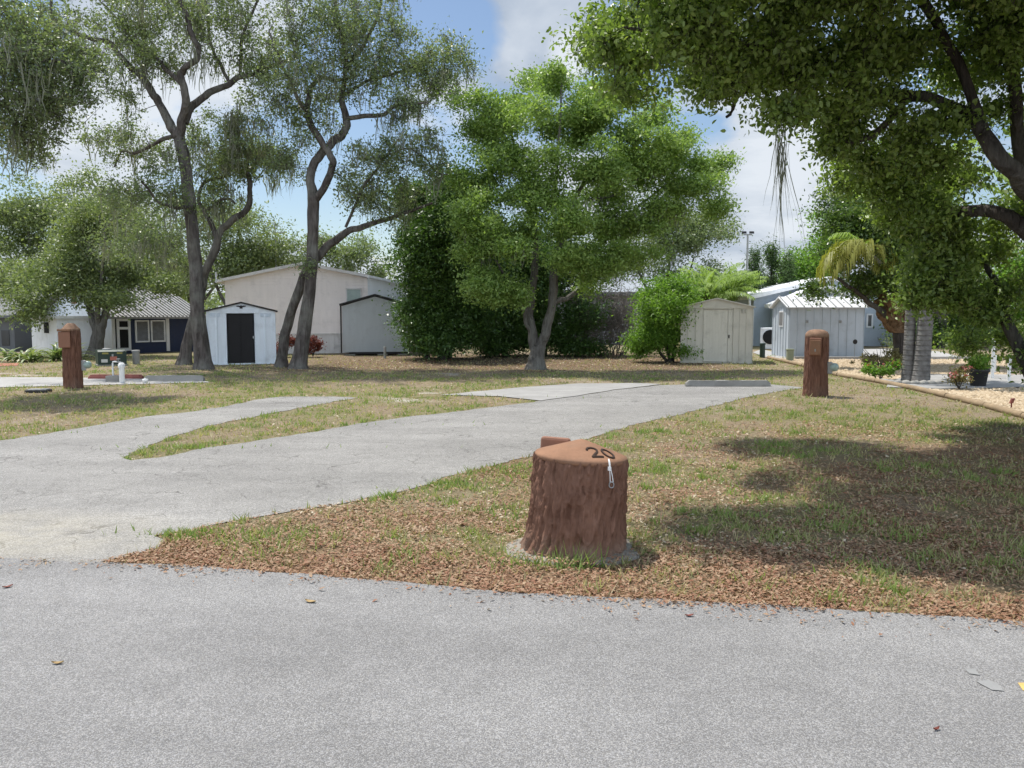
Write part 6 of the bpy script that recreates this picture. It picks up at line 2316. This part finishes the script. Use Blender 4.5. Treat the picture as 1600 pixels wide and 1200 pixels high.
# stone ring round the palm
c = G(1438, 600)
for k in range(13):
    a = math.pi * (1.0 + k / 12)
    mb = MB()
    bm = bmesh.new()
    bmesh.ops.create_icosphere(bm, subdivisions=2, radius=.11)
    for v in bm.verts:
        s3 = 1 + .35 * (float(vnoise([v.co.x * 12 + k * 3, v.co.y * 12, v.co.z * 12])) - .5)
        v.co = Vector((v.co.x * 1.15 * s3, v.co.y * s3, v.co.z * .65 * s3))
    bm.verts.index_update()
    mb.add([v.co[:] for v in bm.verts], [[v.index for v in f.verts] for f in bm.faces], True)
    bm.free()
    o = mb.build("edging_stone", M["curb"])
    o.location = (c[0] + .75 * math.cos(a), c[1] + .35 + .5 * math.sin(a), .03)
    o.rotation_euler = (0, 0, k * 1.3)
    tag(o, "grey rounded stone in the half ring edging the palm's foot", "stone", "stones ringing the palm")
# white posts right of the bed
for (px, pb, pt_, lab) in [(1550, 592, 528, "taller slim white post right of the potted plant"), (1576, 597, 560, "short white post nearest the right edge"), (1553.5, 583, 555, "short white post close behind the taller white post")]:
    pipe_post("garden_post", lab, px, pb, pt_, .04, M["pvc"], "post", "white posts by the walkway")
# small reddish garden marker
c = G(1580, 639)
root = thing("garden_marker", "small rust red garden stake at the gravel edge near the right", "garden stake", (c[0], c[1], 0))
mb = MB()
zt = P(1580, 622, c[1])[2]
mb.tube([(0, 0, -.05), (0, 0, zt * .6)], .014, 6)
mb.build("stem", M["redcurb"], root)
mb = MB()
mb.prism([(-.035, zt * .5), (.02, zt * .55), (.05, zt), (-.005, zt * .95)], "y", -.02, .02)
mb.build("blade", M["redcurb"], root)
# round solar reflector on a stick
c = G(1312, 561)
root = thing("garden_marker", "round dark disc on a thin stake in front of the blue grey shed", "garden stake", (c[0], c[1] - 1.3, 0))
zt = P(1312, 534, c[1] - 1.3)[2]
mb = MB()
mb.tube([(0, 0, -.05), (0, 0, zt - .05)], .008, 6)
mb.build("stem", M["galv"], root)
mb = MB()
mb.prism([(.075 * math.cos(a_), zt + .085 * math.sin(a_)) for a_ in np.linspace(0, 6.283, 18, endpoint=False)], "y", -.015, .015)
mb.build("disc", M["darktrim"], root)
# red pavers far left
sheet("paver_strip", gl([(-60, 574), (28, 572), (30, 568), (-60, 569)]), .014, M["redpaver"])

# ------------------------------------------------------------------ light and sky
EL = R(66)
sun_h = Vector((-0.70, 0.71, 0)).normalized()
to_sun = Vector((sun_h.x * math.cos(EL), sun_h.y * math.cos(EL), math.sin(EL)))
sd = bpy.data.lights.new("sun", "SUN")
sd.energy = 5.0
sd.angle = R(.53)
sd.color = (1.0, .955, .89)
so = bpy.data.objects.new("sun", sd)
so.rotation_euler = to_sun.to_track_quat("Z", "Y").to_euler()
so.location = (0, 0, 30)
C.objects.link(so)

w = bpy.data.worlds.new("World")
scene.world = w
w.use_nodes = True
nt = w.node_tree
nt.nodes.clear()
h = NT(nt)
out = h.n("ShaderNodeOutputWorld")
bg = h.n("ShaderNodeBackground")
bg.inputs[1].default_value = .112
sky = h.n("ShaderNodeTexSky", sky_type="NISHITA")
sky.sun_disc = False
sky.sun_elevation = EL
sky.sun_rotation = math.atan2(sun_h.x, sun_h.y)
sky.air_density = 1.0
sky.dust_density = .6
sky.ozone_density = 1.4
tc = h.n("ShaderNodeTexCoord").outputs["Generated"]
sepx = h.n("ShaderNodeSeparateXYZ")
nt.links.new(tc, sepx.inputs[0])
zc = h.math("ADD", h.math("MAXIMUM", sepx.outputs[2], 0.0), .22)
cmb = h.n("ShaderNodeCombineXYZ")
nt.links.new(h.math("DIVIDE", sepx.outputs[0], zc), cmb.inputs[0])
nt.links.new(h.math("DIVIDE", sepx.outputs[1], zc), cmb.inputs[1])
cmb.inputs[2].default_value = 3.7
cv = cmb.outputs[0]
n1 = h.noise(cv, 1.15, 9, .58, .35)
n2w = h.noise(cv, 3.1, 8, .6, .2)
cov = h.math("ADD", h.math("MULTIPLY", n1, .75), h.math("MULTIPLY", n2w, .25))


def wdir(px, py):
    d = ray(px, py)
    return tuple(d / np.linalg.norm(d))


def spot(px, py, rad_px):
    r0 = math.cos(rad_px / FPX)
    r1 = math.cos(rad_px * .25 / FPX)
    dt = h.vmath("DOT_PRODUCT", h.vmath("NORMALIZE", tc), wdir(px, py))
    nd = h.n("ShaderNodeMapRange", interpolation_type="SMOOTHSTEP")
    nt.links.new(dt, nd.inputs[0])
    nd.inputs[1].default_value = r0
    nd.inputs[2].default_value = r1
    return nd.outputs[0]


for (px, py, r, k) in [(690, 20, 110, -.16), (965, 70, 110, -.13), (590, 340, 120, -.13), (20, 30, 90, -.14), (1100, 225, 75, -.11), (1185, 335, 55, -.09), (1010, 215, 60, -.10), (320, 260, 120, -.07), (820, 60, 170, .14), (1150, 300, 260, .13), (200, 170, 200, .14), (900, 90, 60, .08), (690, 180, 90, .12)]:
    cov = h.math("ADD", cov, h.math("MULTIPLY", spot(px, py, r), k))
cov = h.math("ADD", cov, h.remap(sepx.outputs[2], .0, .09, .2, .0))
cf = h.remap(cov, .465, .56)
nd = h.noise(cv, 1.9, 8, .6, .4)
sh = h.math("ADD", h.math("MULTIPLY", nd, .9), h.math("MULTIPLY", cov, .35))
for (px, py, r, k) in [(820, 40, 200, -.18), (1180, 380, 220, -.10), (900, 88, 50, .30), (690, 175, 80, .22), (1230, 290, 110, .12), (640, 380, 80, .25), (1180, 200, 140, .06), (180, 250, 160, .10)]:
    sh = h.math("ADD", sh, h.math("MULTIPLY", spot(px, py, r), k))
ccol = h.mix(h.remap(sh, .42, .78), (2.85, 3.5, 4.5), (6.2, 6.6, 7.1))
ccol = h.vmath("SCALE", ccol, s=h.remap(sepx.outputs[1], .12, -.5, 1.0, 3.25))   # unseen clouds behind the camera boosted, added fill for shaded walls
ccol = h.vmath("SCALE", ccol, s=h.remap(sepx.outputs[2], .38, .75, 1.0, 1.45))   # clouds above the frame boosted too, as added fill light
fin = h.mix(h.math("MULTIPLY", cf, .96), h.vmath("SCALE", sky.outputs[0], s=1.0), ccol)
nt.links.new(fin, bg.inputs[0])
nt.links.new(bg.outputs[0], out.inputs[0])

vs_ = scene.view_settings
vs_.view_transform = "Standard"
vs_.look = "None"
vs_.exposure = 0.2
vs_.gamma = 1.0
vs_.use_curve_mapping = False
scene.render.engine = "CYCLES"
cy = scene.cycles
cy.max_bounces = 8
cy.diffuse_bounces = 5
cy.glossy_bounces = 2
cy.transmission_bounces = 4
cy.transparent_max_bounces = 4
cy.caustics_reflective = False
cy.caustics_refractive = False
cy.use_denoising = True
cy.denoiser = "OPENIMAGEDENOISE"
cy.denoising_input_passes = "RGB_ALBEDO_NORMAL"
cy.denoising_prefilter = "NONE"
cy.sample_clamp_indirect = 4.0
